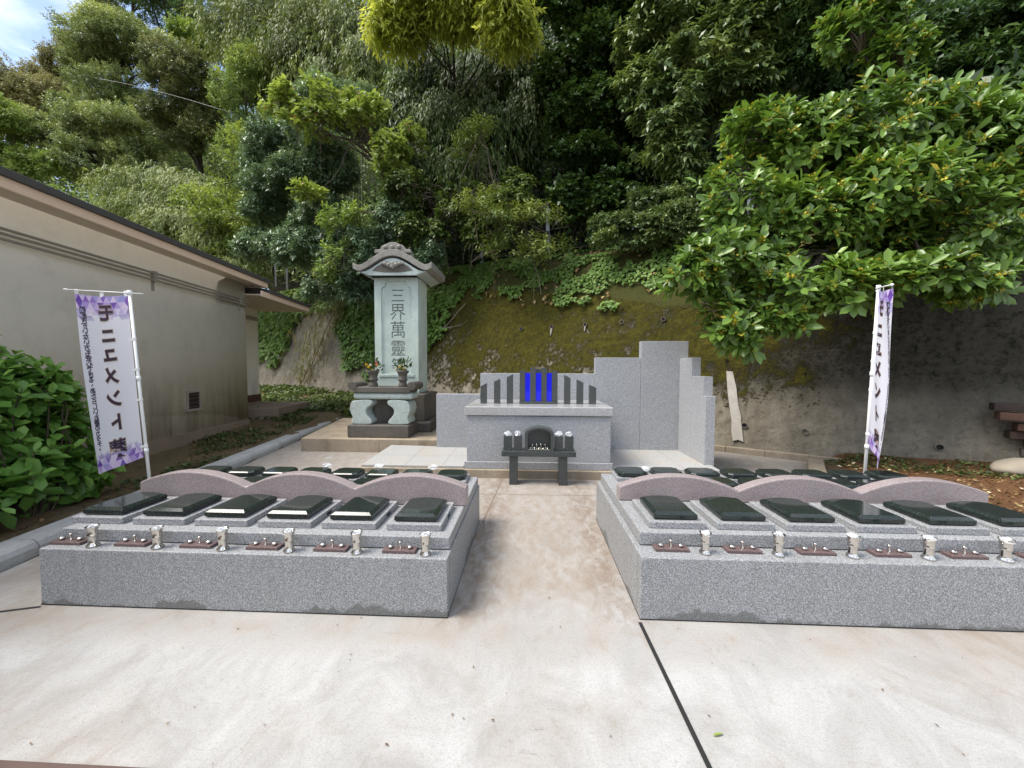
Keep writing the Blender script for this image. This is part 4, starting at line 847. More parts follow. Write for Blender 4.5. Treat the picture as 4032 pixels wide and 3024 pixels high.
def make_front_cover():
    root = empty('grave_cover')
    m = MB(); m.box(0, .36, 0, .43, 0, .042); bevel(m.build('base_plate', M['granite'], root), .004)
    # drain notch block at the side of the plate
    m = MB(); m.box(.3585, .3615, .20, .27, .006, .026); m.build('drain_slot', M['dark_joint'], root)
    def outline(i, y0, y1, arch):
        pts = [(.04 + i, y0 + i), (.32 - i, y0 + i)]
        for k in range(11):
            t = k / 10; pts.append((.32 - i - (.28 - 2 * i) * t, y1 - i + arch * (1 - (2 * t - 1) ** 2)))
        return pts
    m = MB(); a = outline(.006, .035, .365, .03); b = outline(0, .035, .365, .03); c = outline(.024, .035, .365, .03)
    n = len(a); lay = [[(x, y, .046) for x, y in a], [(x, y, .054) for x, y in b], [(x, y, .078) for x, y in b], [(x, y, .094) for x, y in c]]
    vs = [p for l in lay for p in l]; fs = [tuple(range(n - 1, -1, -1)), tuple(3 * n + k for k in range(n))]
    for j in range(3): fs += [(j * n + k, j * n + (k + 1) % n, (j + 1) * n + (k + 1) % n, (j + 1) * n + k) for k in range(n)]
    m.add(vs, fs); bevel(m.build('black_slab', M['black'], root), .0018, 2, 20)
    m = MB(); m.box(.06, .30, .055, .35, .040, .048); m.build('spacer', M['dark_joint'], root)
    return root
def make_rear_cover():
    root = empty('grave_cover')
    m = MB(); m.box(0, .30, 0, .26, 0, .03); bevel(m.build('base_plate', M['granite'], root), .003)
    ch = .035
    def oc(i): 
        x0, x1, y0, y1 = .018 + i, .282 - i, .02 + i, .24 - i
        return [(x0 + ch, y0), (x1 - ch, y0), (x1, y0 + ch), (x1, y1 - ch), (x1 - ch, y1), (x0 + ch, y1), (x0, y1 - ch), (x0, y0 + ch)]
    m = MB(); n = 8; lay = [[(x, y, .032) for x, y in oc(.004)], [(x, y, .038) for x, y in oc(0)], [(x, y, .068) for x, y in oc(0)], [(x, y, .080) for x, y in oc(.014)]]
    fs = [tuple(range(n - 1, -1, -1)), tuple(3 * n + k for k in range(n))]
    for j in range(3): fs += [(j * n + k, j * n + (k + 1) % n, (j + 1) * n + (k + 1) % n, (j + 1) * n + k) for k in range(n)]
    m.add([p for l in lay for p in l], fs); bevel(m.build('black_slab', M['black'], root), .003, 2, 20)
    m = MB(); m.box(.11, .19, .0165, .022, .034, .05); m.build('drain_slot', M['dark_joint'], root)
    return root
def crumple(m, c, r, seed, hs=1.0):
    rs = random.Random(seed); seg, rings = 9, 6; vs = []
    for i in range(rings + 1):
        th = math.pi * i / rings
        for k in range(seg):
            a = 2 * math.pi * k / seg; q = r * (.6 + .75 * rs.random())
            vs.append((c[0] + q * math.sin(th) * math.cos(a), c[1] + q * math.sin(th) * math.sin(a), c[2] + q * math.cos(th) * hs))
    fs = [(i * seg + k, i * seg + (k + 1) % seg, (i + 1) * seg + (k + 1) % seg, (i + 1) * seg + k) for i in range(rings) for k in range(seg)]
    m.add(vs, fs)
def make_vase(seed):
    root = empty('flower_vase')
    pr = [(.031, 0), (.034, .004), (.033, .010), (.025, .018), (.0235, .028), (.0235, .062), (.0255, .066), (.0275, .07), (.0275, .076), (.026, .08), (.028, .105), (.034, .127), (.035, .129), (.032, .128), (.024, .10), (.02, .09)]
    m = MB(); m.lathe(pr, seg=20); m.build('steel_body', M['steel'], root, True)
    m = MB(); crumple(m, (.003, 0, .124), .030, seed, .5); m.build('plastic_wrap', M['wrap'], root)
    return root
def make_incense():
    root = empty('incense_stand')
    m = MB(); m.box(0, .205, 0, .072, 0, .018); bevel(m.build('stone_plate', M['red_granite'], root), .0025)
    for x in (.042, .163):
        m = MB(); m.lathe([(.010, .018), (.012, .022), (.016, .027), (.017, .031), (.012, .036), (.004, .039)], (x, .036, 0), 12); m.build('candle_cup', M['steel'], root, True)
    m = MB(); m.lathe([(.010, .018), (.008, .022), (.0065, .04), (.0075, .05), (.0105, .056), (.0105, .062), (.006, .063)], (.103, .036, 0), 12); m.build('incense_tube', M['steel'], root, True)
    return root

vase_protos = []; inc_proto = None; cov_proto = None; rear_proto = None
def use(proto, loc, label, cat, group, rz=0):
    if proto.get('used'): o = copy_tree(proto)
    else: o = proto; proto['used'] = 1
    o.location = loc; o.rotation_euler = (0, 0, rz); tag(o, label, cat, group); return o

def arch_wall(parent, x0, vals, x1, y, z0, zp, zv, ze, th=.098):
    xs = [x0] + vals + [x1]; top = []
    for i in range(3):
        a, b = xs[i], xs[i + 1]; za = ze if i == 0 else zv; zb = ze if i == 2 else zv
        for k in range(17 if i == 2 else 16):
            t = k / 16; zz = za + (zb - za) * t; h = zp - (za + zb) / 2; top.append((a + (b - a) * t, zz + h * (1 - (2 * t - 1) ** 2)))
    m = MB(); m.prism([(x0, z0), (x1, z0)] + top[::-1], y, y + th, 'y')
    # the outline runs bottom-left, bottom-right, then back along the top
    return bevel(m.build('arched_divider', M['pink'], parent), .010, 2, 50)

def plot(side, x0, x1, y0, yb, zs, y2, zt, tx0, tx1, yp, arches, joints):
    root = tag(empty('burial_plot', (0, 0, 0)), 'grey granite burial plot with pink arched divider on the %s of the aisle' % side, 'burial plot', 'granite burial plots either side of the aisle')
    m = MB(); m.box(x0, x1, y0, yb, .0, zs); bevel(m.build('base_block', M['granite_base'], root), .006)
    m = MB(); m.box(x0 - .001, x1 + .001, y0 - .0015, yb, .0, .007); m.build('mortar_joint', M['dark_joint'], root)
    # upper course
    m = MB(); m.box(tx0, tx1, y2, yb - .03, zs + .004, zt); bevel(m.build('upper_slab', M['granite'], root), .006)
    m = MB(); m.box(tx0 + .004, tx1 - .004, y2 + .004, yb - .034, zs, zs + .0045); m.build('bed_joint', M['dark_joint'], root)
    for xj in joints: m = MB(); m.box(xj - .0015, xj + .0015, y2 - .0012, y2 + .5, zs + .006, zt + .0012); m.build('slab_joint', M['stone_cut'], root)
    m = MB(); sx = x1 if side == 'left' else x0
    m.box(sx - .0012, sx + .0012, y0 + .07, y0 + .073, .01, zs - .008)
    m.build('slab_joint', M['stone_cut'], root)
    arch_wall(root, arches[0], arches[1], arches[2], yp, zt + .001, arches[3], arches[4], arches[5])
    return root
plot('left', -3.055, -.483, 2.222, 3.69, .36, 2.335, .442, -3.04, -.492, 2.87, (-3.07, [-2.208, -1.34], -.474, .672, .560, .585), [-1.55])
plot('right', .664, 3.44, 2.268, 3.80, .378, 2.425, .464, .70, 3.44, 3.0, (.70, [1.61, 2.512], 3.428, .664, .556, .572), [2.05])
cov_proto = make_front_cover(); rear_proto = make_rear_cover(); inc_proto = make_incense(); vase_protos = [make_vase(i + 1) for i in range(4)]
endw = {0: 'leftmost', 5: 'rightmost'}
for side, cx0, cy, cz, ix0, iy, iz, vx0, vs_ in (('left', -3.075, 2.415, .4425, -3.05, 2.272, .3605, -2.752, .425), ('right', .776, 2.487, .4645, .772, 2.345, .3785, 1.066, .43)):
    for i in range(6):
        far = 'outer end' if (i == 0) == (side == 'left') else 'aisle end'
        nth = {0: 'leftmost', 5: 'rightmost'}.get(i, ORD[i] + ' from left')
        use(cov_proto, (cx0 + .4305 * i, cy, cz), 'black grave slab, %s in the front row of the %s plot' % (nth, side), 'grave cover', G_COVF)
        use(inc_proto, (ix0 + .4305 * i, iy, iz), 'red stone incense plate with steel cups, %s on the %s plot ledge' % (nth, side), 'incense stand', G_INC)
        use(vase_protos[(i * 3 + (side == 'right')) % 4], (vx0 + vs_ * i, iy - .002, iz), 'steel vase with plastic wrap in its mouth, %s on the %s plot ledge' % (nth, side), 'vase', G_VASE, rz=i * 1.3)
for side, x0, yb, yf, z in (('left', -3.18, 3.40, 3.07, .4425), ('right', .80, 3.515, 3.20, .4645)):
    for i in range(8):
        nth = {0: 'leftmost', 7: 'rightmost'}.get(i, ORD[i] + ' from left')
        use(rear_proto, (x0 + .33 * i, yb, z), 'small black chamfered slab, %s in the rearmost row of the %s plot' % (nth, side), 'grave cover', G_COVR)
    for i in (1, 2, 4, 5) if side == 'left' else (2, 3, 4, 5, 6):
        use(rear_proto, (x0 + .33 * i, yf, z), 'small black slab behind the %s plot divider, %s of those showing in its dips' % (side, ORD[[1, 2, 4, 5].index(i) if side == 'left' else i - 2]), 'grave cover', G_COVR)
# loose plastic wraps lying among the rear covers
for i, (x, y, z, lab) in enumerate(((-1.98, 3.66, .53, 'crumpled clear plastic behind the fourth rear slab of the left plot'), (-.93, 3.66, .53, 'crumpled clear plastic left of the last rear slab of the left plot'), (-1.47, 3.67, .53, 'crumpled clear plastic behind the sixth rear slab of the left plot'), (1.12, 3.72, .53, 'crumpled clear plastic beside the first rear slab of the right plot'))):
    m = MB(); crumple(m, (0, 0, 0), .045, 40 + i, .5); o = m.build('plastic_wrap', M['wrap']); o.location = (x, y, z); tag(o, lab, 'plastic wrap', 'loose plastic wraps in the rear rows')

# ------------------------------------------------------------------ granite monument
m = MB(); m.prism([(-2.37, 5.15), (2.55, 5.12), (2.58, 6.7), (-2.44, 6.7)], -.1, .112, 'z'); tag(bevel(m.build('concrete_step', M['step']), .006), kind='structure')
m = MB(); m.prism([(-2.33, 5.20), (-.9, 5.20), (-.9, 6.42), (-2.40, 6.56)], .1125, .144, 'z'); m.prism([(1.13, 5.21), (2.53, 5.17), (2.55, 6.42), (1.13, 6.42)], .1125, .144, 'z')
fl = tag(bevel(m.build('granite_paving', M['granite_floor']), .004), kind='structure')
m = MB()
for a, b in (((-1.72, 5.21), (-1.78, 6.4)), ((-1.2, 5.21), (-1.22, 6.4)), ((1.6, 5.2), (1.62, 6.4)), ((2.08, 5.2), (2.1, 6.4)), ((-2.36, 5.8), (-.9, 5.8))): strip(m, a, b, .004, .1455)
tag(m.build('saw_cut_joint', bpy.data.materials['joint_dust']), kind='structure')

sw = tag(empty('granite_screen_wall', (0, 6.41, .14)), 'stepped pale grey granite screen wall standing behind and right of the altar block', 'screen wall')
def panel(name, x0, x1, y0, y1, z0, z1):
    m = MB(); m.box(x0, x1, y0 - 6.41, y1 - 6.41, z0 - .14, z1 - .14); return bevel(m.build(name, M['granite_pale'], sw), .005)
panel('wall_panel', -1.572, -.827, 6.42, 6.56, .10, 1.045)
panel('wall_panel', -.825, 1.075, 6.42, 6.56, .10, 1.398)
panel('wall_panel', 1.077, 1.818, 6.415, 6.56, .10, 1.663)
panel('tall_panel', 1.821, 2.572, 6.41, 6.56, .10, 1.932)
panel('wing_panel', 2.436, 2.570, 5.447, 5.533, .10, 1.107)
panel('wing_panel', 2.438, 2.568, 5.534, 5.934, .10, 1.377)
panel('wing_panel', 2.436, 2.570, 5.935, 6.408, .10, 1.655)

al = tag(empty('altar_block', (.1, 5.2, .112)), 'big pale granite altar block with polished top slab in front of the screen wall', 'altar')
def ab(name, x0, x1, y0, y1, z0, z1, mat, bv=.006):
    m = MB(); m.box(x0 - .1, x1 - .1, y0 - 5.2, y1 - 5.2, z0 - .112, z1 - .112); return bevel(m.build(name, mat, al), bv)
ab('plinth_course', -.888, 1.122, 5.185, 6.40, .1125, .212, M['granite_pale'])
ab('body_block', -.858, 1.094, 5.215, 6.40, .213, .836, M['granite_pale'])
ab('shadow_joint', -.85, 1.085, 5.225, 6.39, .835, .8425, M['dark_joint'], .001)
ab('polished_top', -.886, 1.121, 5.185, 6.405, .842, .966, M['granite_cap'], .012)

# dark upright slabs on the altar
G_SL = 'slanted dark granite slabs on the altar'
for i, (x0, x1, za, zb, lab) in enumerate(((-.722, -.632, 1.218, 1.264, 'outermost and lowest slanted dark slab on the left of the altar top'), (-.523, -.433, 1.287, 1.331, 'middle slanted dark slab left of the blue glass'), (-.336, -.244, 1.354, 1.397, 'tallest slanted dark slab just left of the blue glass'),
        (.503, .592, 1.391, 1.344, 'tallest slanted dark slab just right of the blue glass'), (.685, .779, 1.325, 1.278, 'middle slanted dark slab right of the blue glass'), (.866, .964, 1.249, 1.206, 'outermost and lowest slanted dark slab on the right of the altar top'))):
    m = MB(); m.prism([(x0, .966), (x1, .966), (x1, zb), (x0, za)], 5.63, 5.72, 'y'); tag(bevel(m.build('slanted_slab', M['slate']), .003), lab, 'stone slab', G_SL)
gm = tag(empty('glass_monument', (.128, 5.6, .966)), 'centre monument of four dark granite pillars with cobalt blue glass between them', 'monument')
def gb(name, x0, x1, y0, y1, z0, z1, mat, bv=.003):
    m = MB(); m.box(x0 - .128, x1 - .128, y0 - 5.6, y1 - 5.6, z0 - .966, z1 - .966); return bevel(m.build(name, mat, gm), bv)
gb('base_slab', -.15, .407, 5.595, 5.76, .966, 1.004, M['slate'])
for x0, x1, z1 in ((-.147, -.068, 1.457), (.007, .088, 1.497), (.167, .247, 1.496), (.322, .405, 1.451)): gb('pillar', x0, x1, 5.62, 5.70, 1.0045, z1, M['slate'])
for x0, x1 in ((-.067, .006), (.089, .166), (.248, .321)): gb('glass_panel', x0, x1, 5.645, 5.675, 1.0045, 1.416, M['blue'], .001)
gb('back_slab', .06, .20, 5.705, 5.76, 1.0045, 1.475, M['slate'])

# offering bench with incense house and square vases
bn = tag(empty('offering_bench', (.115, 4.95, 0)), 'dark granite offering bench on two slab legs in front of the altar', 'bench')
def bb(name, x0, x1, y0, y1, z0, z1, mat, bv=.004):
    m = MB(); m.box(x0 - .115, x1 - .115, y0 - 4.95, y1 - 4.95, z0, z1); return bevel(m.build(name, mat, bn), bv)
bb('bench_top', -.352, .588, 4.845, 5.09, .368, .434, M['slate']); bb('leg', -.255, -.148, 4.86, 5.06, 0, .3675, M['slate']); bb('leg', .373, .482, 4.86, 5.06, 0, .3675, M['slate'])
for i, (x, lab) in enumerate(((-.277, 'outer left'), (-.145, 'inner left'), (.375, 'inner right'), (.507, 'outer right'))):
    rt = tag(empty('stone_vase', (x, 4.95, .4345)), 'square dark stone vase stuffed with clear plastic, %s of the four on the bench' % lab, 'vase', 'square stone vases on the offering bench')
    m = MB(); m.box(-.053, .053, -.053, .053, 0, .182); m.box(-.047, .047, -.047, .047, .1825, .1855); bevel(m.build('stone_body', M['slate'], rt), .003)
    m = MB(); crumple(m, (0, 0, .208), .046, 70 + i, .75); m.build('plastic_wrap', M['wrap'], rt)
ih = tag(empty('incense_house', (.125, 4.86, .4345)), 'arched dark stone incense house with candle cups in the middle of the bench', 'incense burner')
def archpts(hw, h0, h1, ch): 
    pts = [(-hw, 0), (hw, 0), (hw, h0 - ch)]
    for k in range(13): t = k / 12; pts.append((hw * .86 - hw * 1.72 * t, h0 + (h1 - h0) * (1 - (2 * t - 1) ** 2)))
    return pts + [(-hw, h0 - ch)]
outer = archpts(.183, .265, .305, .03); inner = archpts(.143, .228, .262, .025)
m = MB(); n = len(outer)
vs = [(x, 0, z) for x, z in outer] + [(x, 0, z + .018) for x, z in inner] + [(x, .165, z) for x, z in outer] + [(x, .12, z + .018) for x, z in inner]
fs = [(k, (k + 1) % n, n + (k + 1) % n, n + k) for k in range(n)] + [(k, 2 * n + k, 2 * n + (k + 1) % n, (k + 1) % n) for k in range(n)] \
   + [(n + k, n + (k + 1) % n, 3 * n + (k + 1) % n, 3 * n + k) for k in range(n)] + [tuple(2 * n + k for k in range(n)), tuple(3 * n + k for k in range(n - 1, -1, -1))]
m.add(vs, fs); bevel(m.build('stone_shell', M['slate'], ih), .003, 2, 40)
m = MB(); m.box(-.135, .135, .02, .04, .019, .024); m.build('steel_tray', M['steel'], ih)
for k, x in enumerate((-.115, -.06, -.005, .05, .105)):
    m = MB(); m.lathe([(.007, .024), (.006, .03), (.013, .036), (.014, .042), (.009, .046)], (x, .032, 0), 12); m.build('candle_cup', M['steel'], ih, True)
for x in (-.088, -.033, .022, .077):
    m = MB(); m.lathe([(.007, .024), (.0055, .03), (.005, .07), (.0075, .08), (.0075, .088)], (x, .045, 0), 10); m.build('incense_tube', M['steel'], ih, True)

# ------------------------------------------------------------------ stele with platform and stone table
m = MB(); m.prism([(-4.03, 6.585), (-1.4, 6.585), (-1.4, 9.3), (-4.62, 9.3)], -.1, .232, 'z'); tag(bevel(m.build('concrete_platform', M['step']), .01), kind='structure')
m = MB(); m.box(-2.632, -2.627, 6.583, 6.59, 0, .233); tag(m.build('platform_joint', bpy.data.materials['joint_dust']), kind='structure')

def textcurve(body, size, off=0.0):
    c = bpy.data.curves.new('lettering', 'FONT'); c.body = body; c.size = size; c.align_x = 'CENTER'; c.offset = off; c.resolution_u = 3
    o = bpy.data.objects.new('lettering', c); COL.objects.link(o); return o
def text_tris(body, size, off=0.0):
    """triangulated glyph outline centred on its own box: verts (n,2), faces"""
    o = textcurve(body, size, off); dg = bpy.context.evaluated_depsgraph_get()
    me = bpy.data.meshes.new_from_object(o.evaluated_get(dg)); v = [tuple(p.co)[:2] for p in me.vertices]; f = [tuple(p.vertices) for p in me.polygons]
    bpy.data.objects.remove(o); bpy.data.meshes.remove(me)
    if not v: return [], []
    x = [p[0] for p in v]; y = [p[1] for p in v]; cx, cy = (min(x) + max(x)) / 2, (min(y) + max(y)) / 2
    return [(p[0] - cx, p[1] - cy) for p in v], f

SX = -2.655; SY = 7.62
st = tag(empty('stone_stele', (SX, SY, .232)), 'tall pale green stone stele with carved characters under a curved stone roof', 'stele')
def sp_(m, name, mat, bv=.012, seg=2, ang=40, parent=None): return bevel(m.build(name, mat, parent or st), bv, seg, ang)
m = MB(); m.box(-.72, .74, -.30, .95, 0, .20); sp_(m, 'lower_plinth', M['stone_dark'], .03)
m = MB(); m.box(-.62, .61, -.20, .85, .201, .735); sp_(m, 'pedestal', M['stone_dark'], .02)
m = MB(); m.box(-.44, .44, .045, .65, .736, 3.05); sp_(m, 'shaft', M['stone_shaft'], .014)
# raised frame on the face with a scalloped head
m = MB(); fo = [(-.44, .80), (.44, .80), (.44, 3.05), (-.44, 3.05)]
def head(w_, zb, zt_, r):
    k = [(0, -1.55), (.10, -1.30), (.32, -1.12), (.60, -1.02), (.78, -.90), (.84, -.62), (.90, -.34), (1.06, -.12), (1.35, 0)]
    pts = [(-w_, zb), (w_, zb)] + [(w_ - a * r, zt_ + b * r) for a, b in k]
    return pts + [(-x, z) for x, z in pts[:1:-1]]
inn = head(.305, 1.13, 2.96, .10)
bm = bmesh.new() if False else None
def ring_frame(name, outer, inner, y0, y1, mat, parent):
    """flat frame between an outer rectangle and an inner outline, made with a filled 2D curve"""
    c = bpy.data.curves.new(name, 'CURVE'); c.dimensions = '2D'; c.fill_mode = 'BOTH'; c.extrude = (y1 - y0) / 2
    for pts in (outer, inner) if inner and not hasattr(inner[0][0], '__len__') else [outer] + list(inner):
        s = c.splines.new('POLY'); s.points.add(len(pts) - 1); s.use_cyclic_u = True
        for p, (x, z) in zip(s.points, pts): p.co = (x, z, 0, 1)
    o = bpy.data.objects.new(name, c); COL.objects.link(o); dg = bpy.context.evaluated_depsgraph_get()
    me = bpy.data.meshes.new_from_object(o.evaluated_get(dg)); bpy.data.objects.remove(o)
    for v in me.vertices: x, z, d = v.co; v.co = (x, (y0 + y1) / 2 - d, z)
    ob = bpy.data.objects.new(name, me); COL.objects.link(ob); me.materials.clear(); me.materials.append(mat); ob.parent = parent; return ob
ring_frame('front_frame', fo, inn, -.012, .045, M['stone_shaft'], st)
# inscription panel: letters are real cut-outs through a thin slab, a darker bed behind
letters = []
for ch, zc, sz in (('三', 2.685, .27), ('界', 2.36, .31), ('萬', 2.01, .31), ('靈', 1.64, .30), ('等', 1.30, .27)):
    o = textcurve(ch, sz * 1.14, .011 * sz / .3); c2 = o.to_curve(bpy.context.evaluated_depsgraph_get())
    spl = []
    for s in c2.splines:
        if s.type == 'BEZIER': spl.append([(p.co.x, p.co.y) for p in s.bezier_points])
        else: spl.append([(p.co.x, p.co.y) for p in s.points])
    x = [p[0] for s in spl for p in s]; y = [p[1] for s in spl for p in s]; cx, cy = (min(x) + max(x)) / 2, (min(y) + max(y)) / 2
    for s in spl: letters.append([((px - cx) * .95 + .02, py - cy + zc) for px, py in s])
    o.to_curve_clear(); bpy.data.objects.remove(o)
ins = ring_frame('inscription_panel', [(-.306, 1.129), (.306, 1.129), (.306, 2.962), (-.306, 2.962)], letters, .022, .0445, M['stone_shaft'], st)
m = MB(); m.box(-.30, .30, .040, .0447, 1.14, 2.955); m.build('carved_ground', M['stone_cut'], st)
m = MB(); m.box(-.46, .46, -.05, .04, .736, .80); m.box(-.36, .36, -.028, -.0125, 1.06, 1.115); sp_(m, 'foot_moulding', M['stone_green'], .008)
# curved roof
def roof_curve(hw, ze, zp, n=25, lip=.06):
    pts = []
    for k in range(n):
        t = -1 + 2 * k / (n - 1); a = abs(t)
        z = ze + (zp - ze) * (.5 + .5 * math.cos(math.pi * min(1, a / .88))) ** .78 + (lip * max(0, (a - .80) / .20) ** 2 if a > .8 else 0)
        pts.append((hw * t, z))
    return pts
up = roof_curve(.775, 3.22, 3.525); lo = roof_curve(.765, 3.105, 3.395, lip=.055)
m = MB(); m.prism(lo + up[::-1], -.235, .95, 'y'); sp_(m, 'roof_slab', M['stone_roof'], .01)
lo2 = roof_curve(.66, 3.075, 3.33, lip=.0); m = MB(); m.prism([(-.46, 3.03), (.46, 3.03)] + [(x, z + .035) for x, z in lo2[::-1]], -.20, .90, 'y'); sp_(m, 'eave_bracket', M['stone_green'], .01)
m = MB(); m.prism([(-.46, 3.03), (.46, 3.03), (.66, 3.10), (-.66, 3.10)], -.16, .86, 'y'); sp_(m, 'eave_block', M['stone_green'], .006)
m = MB(); m.prism([(-.40, 3.12), (-.15, 3.085), (.15, 3.085), (.40, 3.12), (.30, 3.21), (.12, 3.29), (-.12, 3.29), (-.30, 3.21)], -.204, -.195, 'y'); m.build('carved_recess', M['stone_dark'], st)
m = MB()
for x, z, r in ((0, 3.19, .055), (-.07, 3.225, .05), (.07, 3.225, .05), (-.14, 3.25, .04), (.14, 3.25, .04), (0, 3.245, .05), (-.20, 3.255, .028), (.20, 3.255, .028)):
    m.lathe([(r * .2, -r), (r * .8, -r * .6), (r, 0), (r * .8, r * .6), (r * .2, r)], (x, -.215, z), 10)
m.build('gable_carving', M['stone_roof'], st, True)
# ridge and ornament
m = MB(); m.prism([(-.20, 3.44), (.20, 3.44), (.19, 3.555), (.11, 3.60), (-.11, 3.60), (-.19, 3.555)], -.06, .93, 'y'); sp_(m, 'ridge', M['stone_roof'], .012)
m = MB(); m.prism([(-.36, 3.46), (.36, 3.46), (.35, 3.53), (.25, 3.53), (.21, 3.60), (.12, 3.635), (.05, 3.665), (-.05, 3.665), (-.12, 3.635), (-.21, 3.60), (-.25, 3.53), (-.35, 3.53)], -.20, -.06, 'y'); oo = sp_(m, 'ridge_ornament', M['stone_roof'], .015)
for x in (-.13, 0, .13): m = MB(); m.lathe([(.01, -.04), (.035, -.03), (.042, 0), (.035, .03), (.01, .04)], (x, -.20, 3.57), 10); m.build('boss', M['stone_roof'], oo, True)
m = MB(); m.prism([(-.14, 3.60), (.14, 3.60), (.13, 3.65), (-.13, 3.65)], .62, .96, 'y'); m.build('ridge_cap', M['stone_roof'], st)

tb = tag(empty('stone_table', (-2.64, 6.705, .232)), 'old mossy stone altar table with scroll ends and curved legs before the stele', 'altar table')
def tp_(m, name, mat, bv=.012): return bevel(m.build(name, mat, tb), bv, 3, 40)
m = MB(); m.box(-.61, .495, 0, .60, 0, .222); tp_(m, 'plinth', M['stone_dark'], .015)
def legpts(sgn):
    # outer bulge, waist and flared foot, inner ogee
    P_ = [(-.535, .222), (-.52, .30), (-.50, .36), (-.535, .42), (-.555, .50), (-.54, .60), (-.49, .665), (-.16, .68), (-.125, .62), (-.17, .565), (-.235, .53), (-.262, .47), (-.245, .40), (-.20, .345), (-.155, .30), (-.145, .25), (-.175, .222)]
    P_ = [(x, z) for x, z in P_]
    return [(x * sgn - .03 * 0, z) for x, z in (P_ if sgn > 0 else P_[::-1])]
def smooth_poly(p, it=2):
    for _ in range(it):
        q = []
        for i in range(len(p)):
            a, b = Vector(p[i]), Vector(p[(i + 1) % len(p)]); q += [tuple(a * .75 + b * .25), tuple(a * .25 + b * .75)]
        p = q
    return p
for sgn in (1, -1):
    m = MB(); m.prism([(x - .055, z) for x, z in smooth_poly(legpts(sgn)[::-1] if sgn > 0 else legpts(sgn)[::-1])], .10, .52, 'y'); tp_(m, 'leg', M['stone_green'], .02)
m = MB(); m.box(-.25, .15, .36, .50, .222, .67); m.build('inner_block', M['stone_dark'], tb)
m = MB(); m.box(-.54, .535, .09, .54, .681, .80); tp_(m, 'belt_course', M['stone_green'], .045)
m = MB(); m.box(-.52, .51, .07, .56, .801, .905); tp_(m, 'table_top', M['stone_dark'], .012)
for sx in (-.545, .535):
    m = MB(); K = 16; m.tube([(sx, .065, .925), (sx, .57, .925)], .078, K); tp_(m, 'scroll_end', M['stone_dark'], .01)
    m = MB(); m.lathe([(.001, 0), (.05, .004), (.055, 0)], (0, 0, 0), 12)
def stone_urn(x, y, lab):
    rt = tag(empty('stone_urn', (x, y, 1.137)), lab, 'flower urn', 'stone urns on the old altar table')
    m = MB(); m.lathe([(.082, 0), (.085, .02), (.075, .05), (.062, .085), (.062, .10), (.082, .112), (.086, .13), (.080, .148), (.070, .155), (.074, .20), (.09, .25), (.108, .27), (.108, .295), (.09, .296), (.07, .25)], seg=20); smooth(m.build('urn_body', M['stone_dark'], rt))
    return rt
stone_urn(-2.855, 6.93, 'weathered stone urn holding pink and yellow flowers, left on the old table'); stone_urn(-2.31, 6.93, 'weathered stone urn holding yellow and white flowers, right on the old table')
def bouquet(x, y, z, lab, cols, seed):
    rs = np.random.RandomState(seed); rt = tag(empty('flower_bunch', (x, y, z)), lab, 'flowers', 'flower bunches in the stone urns')
    n = 110; p = rs.normal(size=(n, 3)) * np.array([.055, .05, .06]) + np.array([0, 0, .09]); d = unit(p - np.array([0, 0, -.06]) + rs.normal(size=(n, 3)) * .05)
    leaf_mesh('foliage', p, d, unit(rs.normal(size=(n, 3)) + np.array([0, -.4, .6])), .07, .4, rs.rand(n), LM['ivy_dark'], rt, 'fold')
    for c, k, q in cols:
        cc = rs.normal(size=(k, 3)) * np.array([.05, .02, .045]) + np.array([q, -.05, .10]); pp = np.repeat(cc, 14, 0); dd = unit(rs.normal(size=(k * 14, 3)) + np.array([0, -.3, .3]))
        leaf_mesh('blossom', pp, dd, unit(rs.normal(size=(k * 14, 3))), .038, .55, rs.rand(k * 14), LM[c], rt, 'quad')
bouquet(-2.855, 6.93, 1.41, 'flower bunch with pink and yellow blossoms in the left stone urn', [('petal_y', 5, -.02), ('petal_p', 2, .03), ('petal_w', 3, 0)], 3)
bouquet(-2.31, 6.93, 1.41, 'flower bunch with yellow and white blossoms in the right stone urn', [('petal_y', 4, .02), ('petal_w', 5, -.02)], 4)

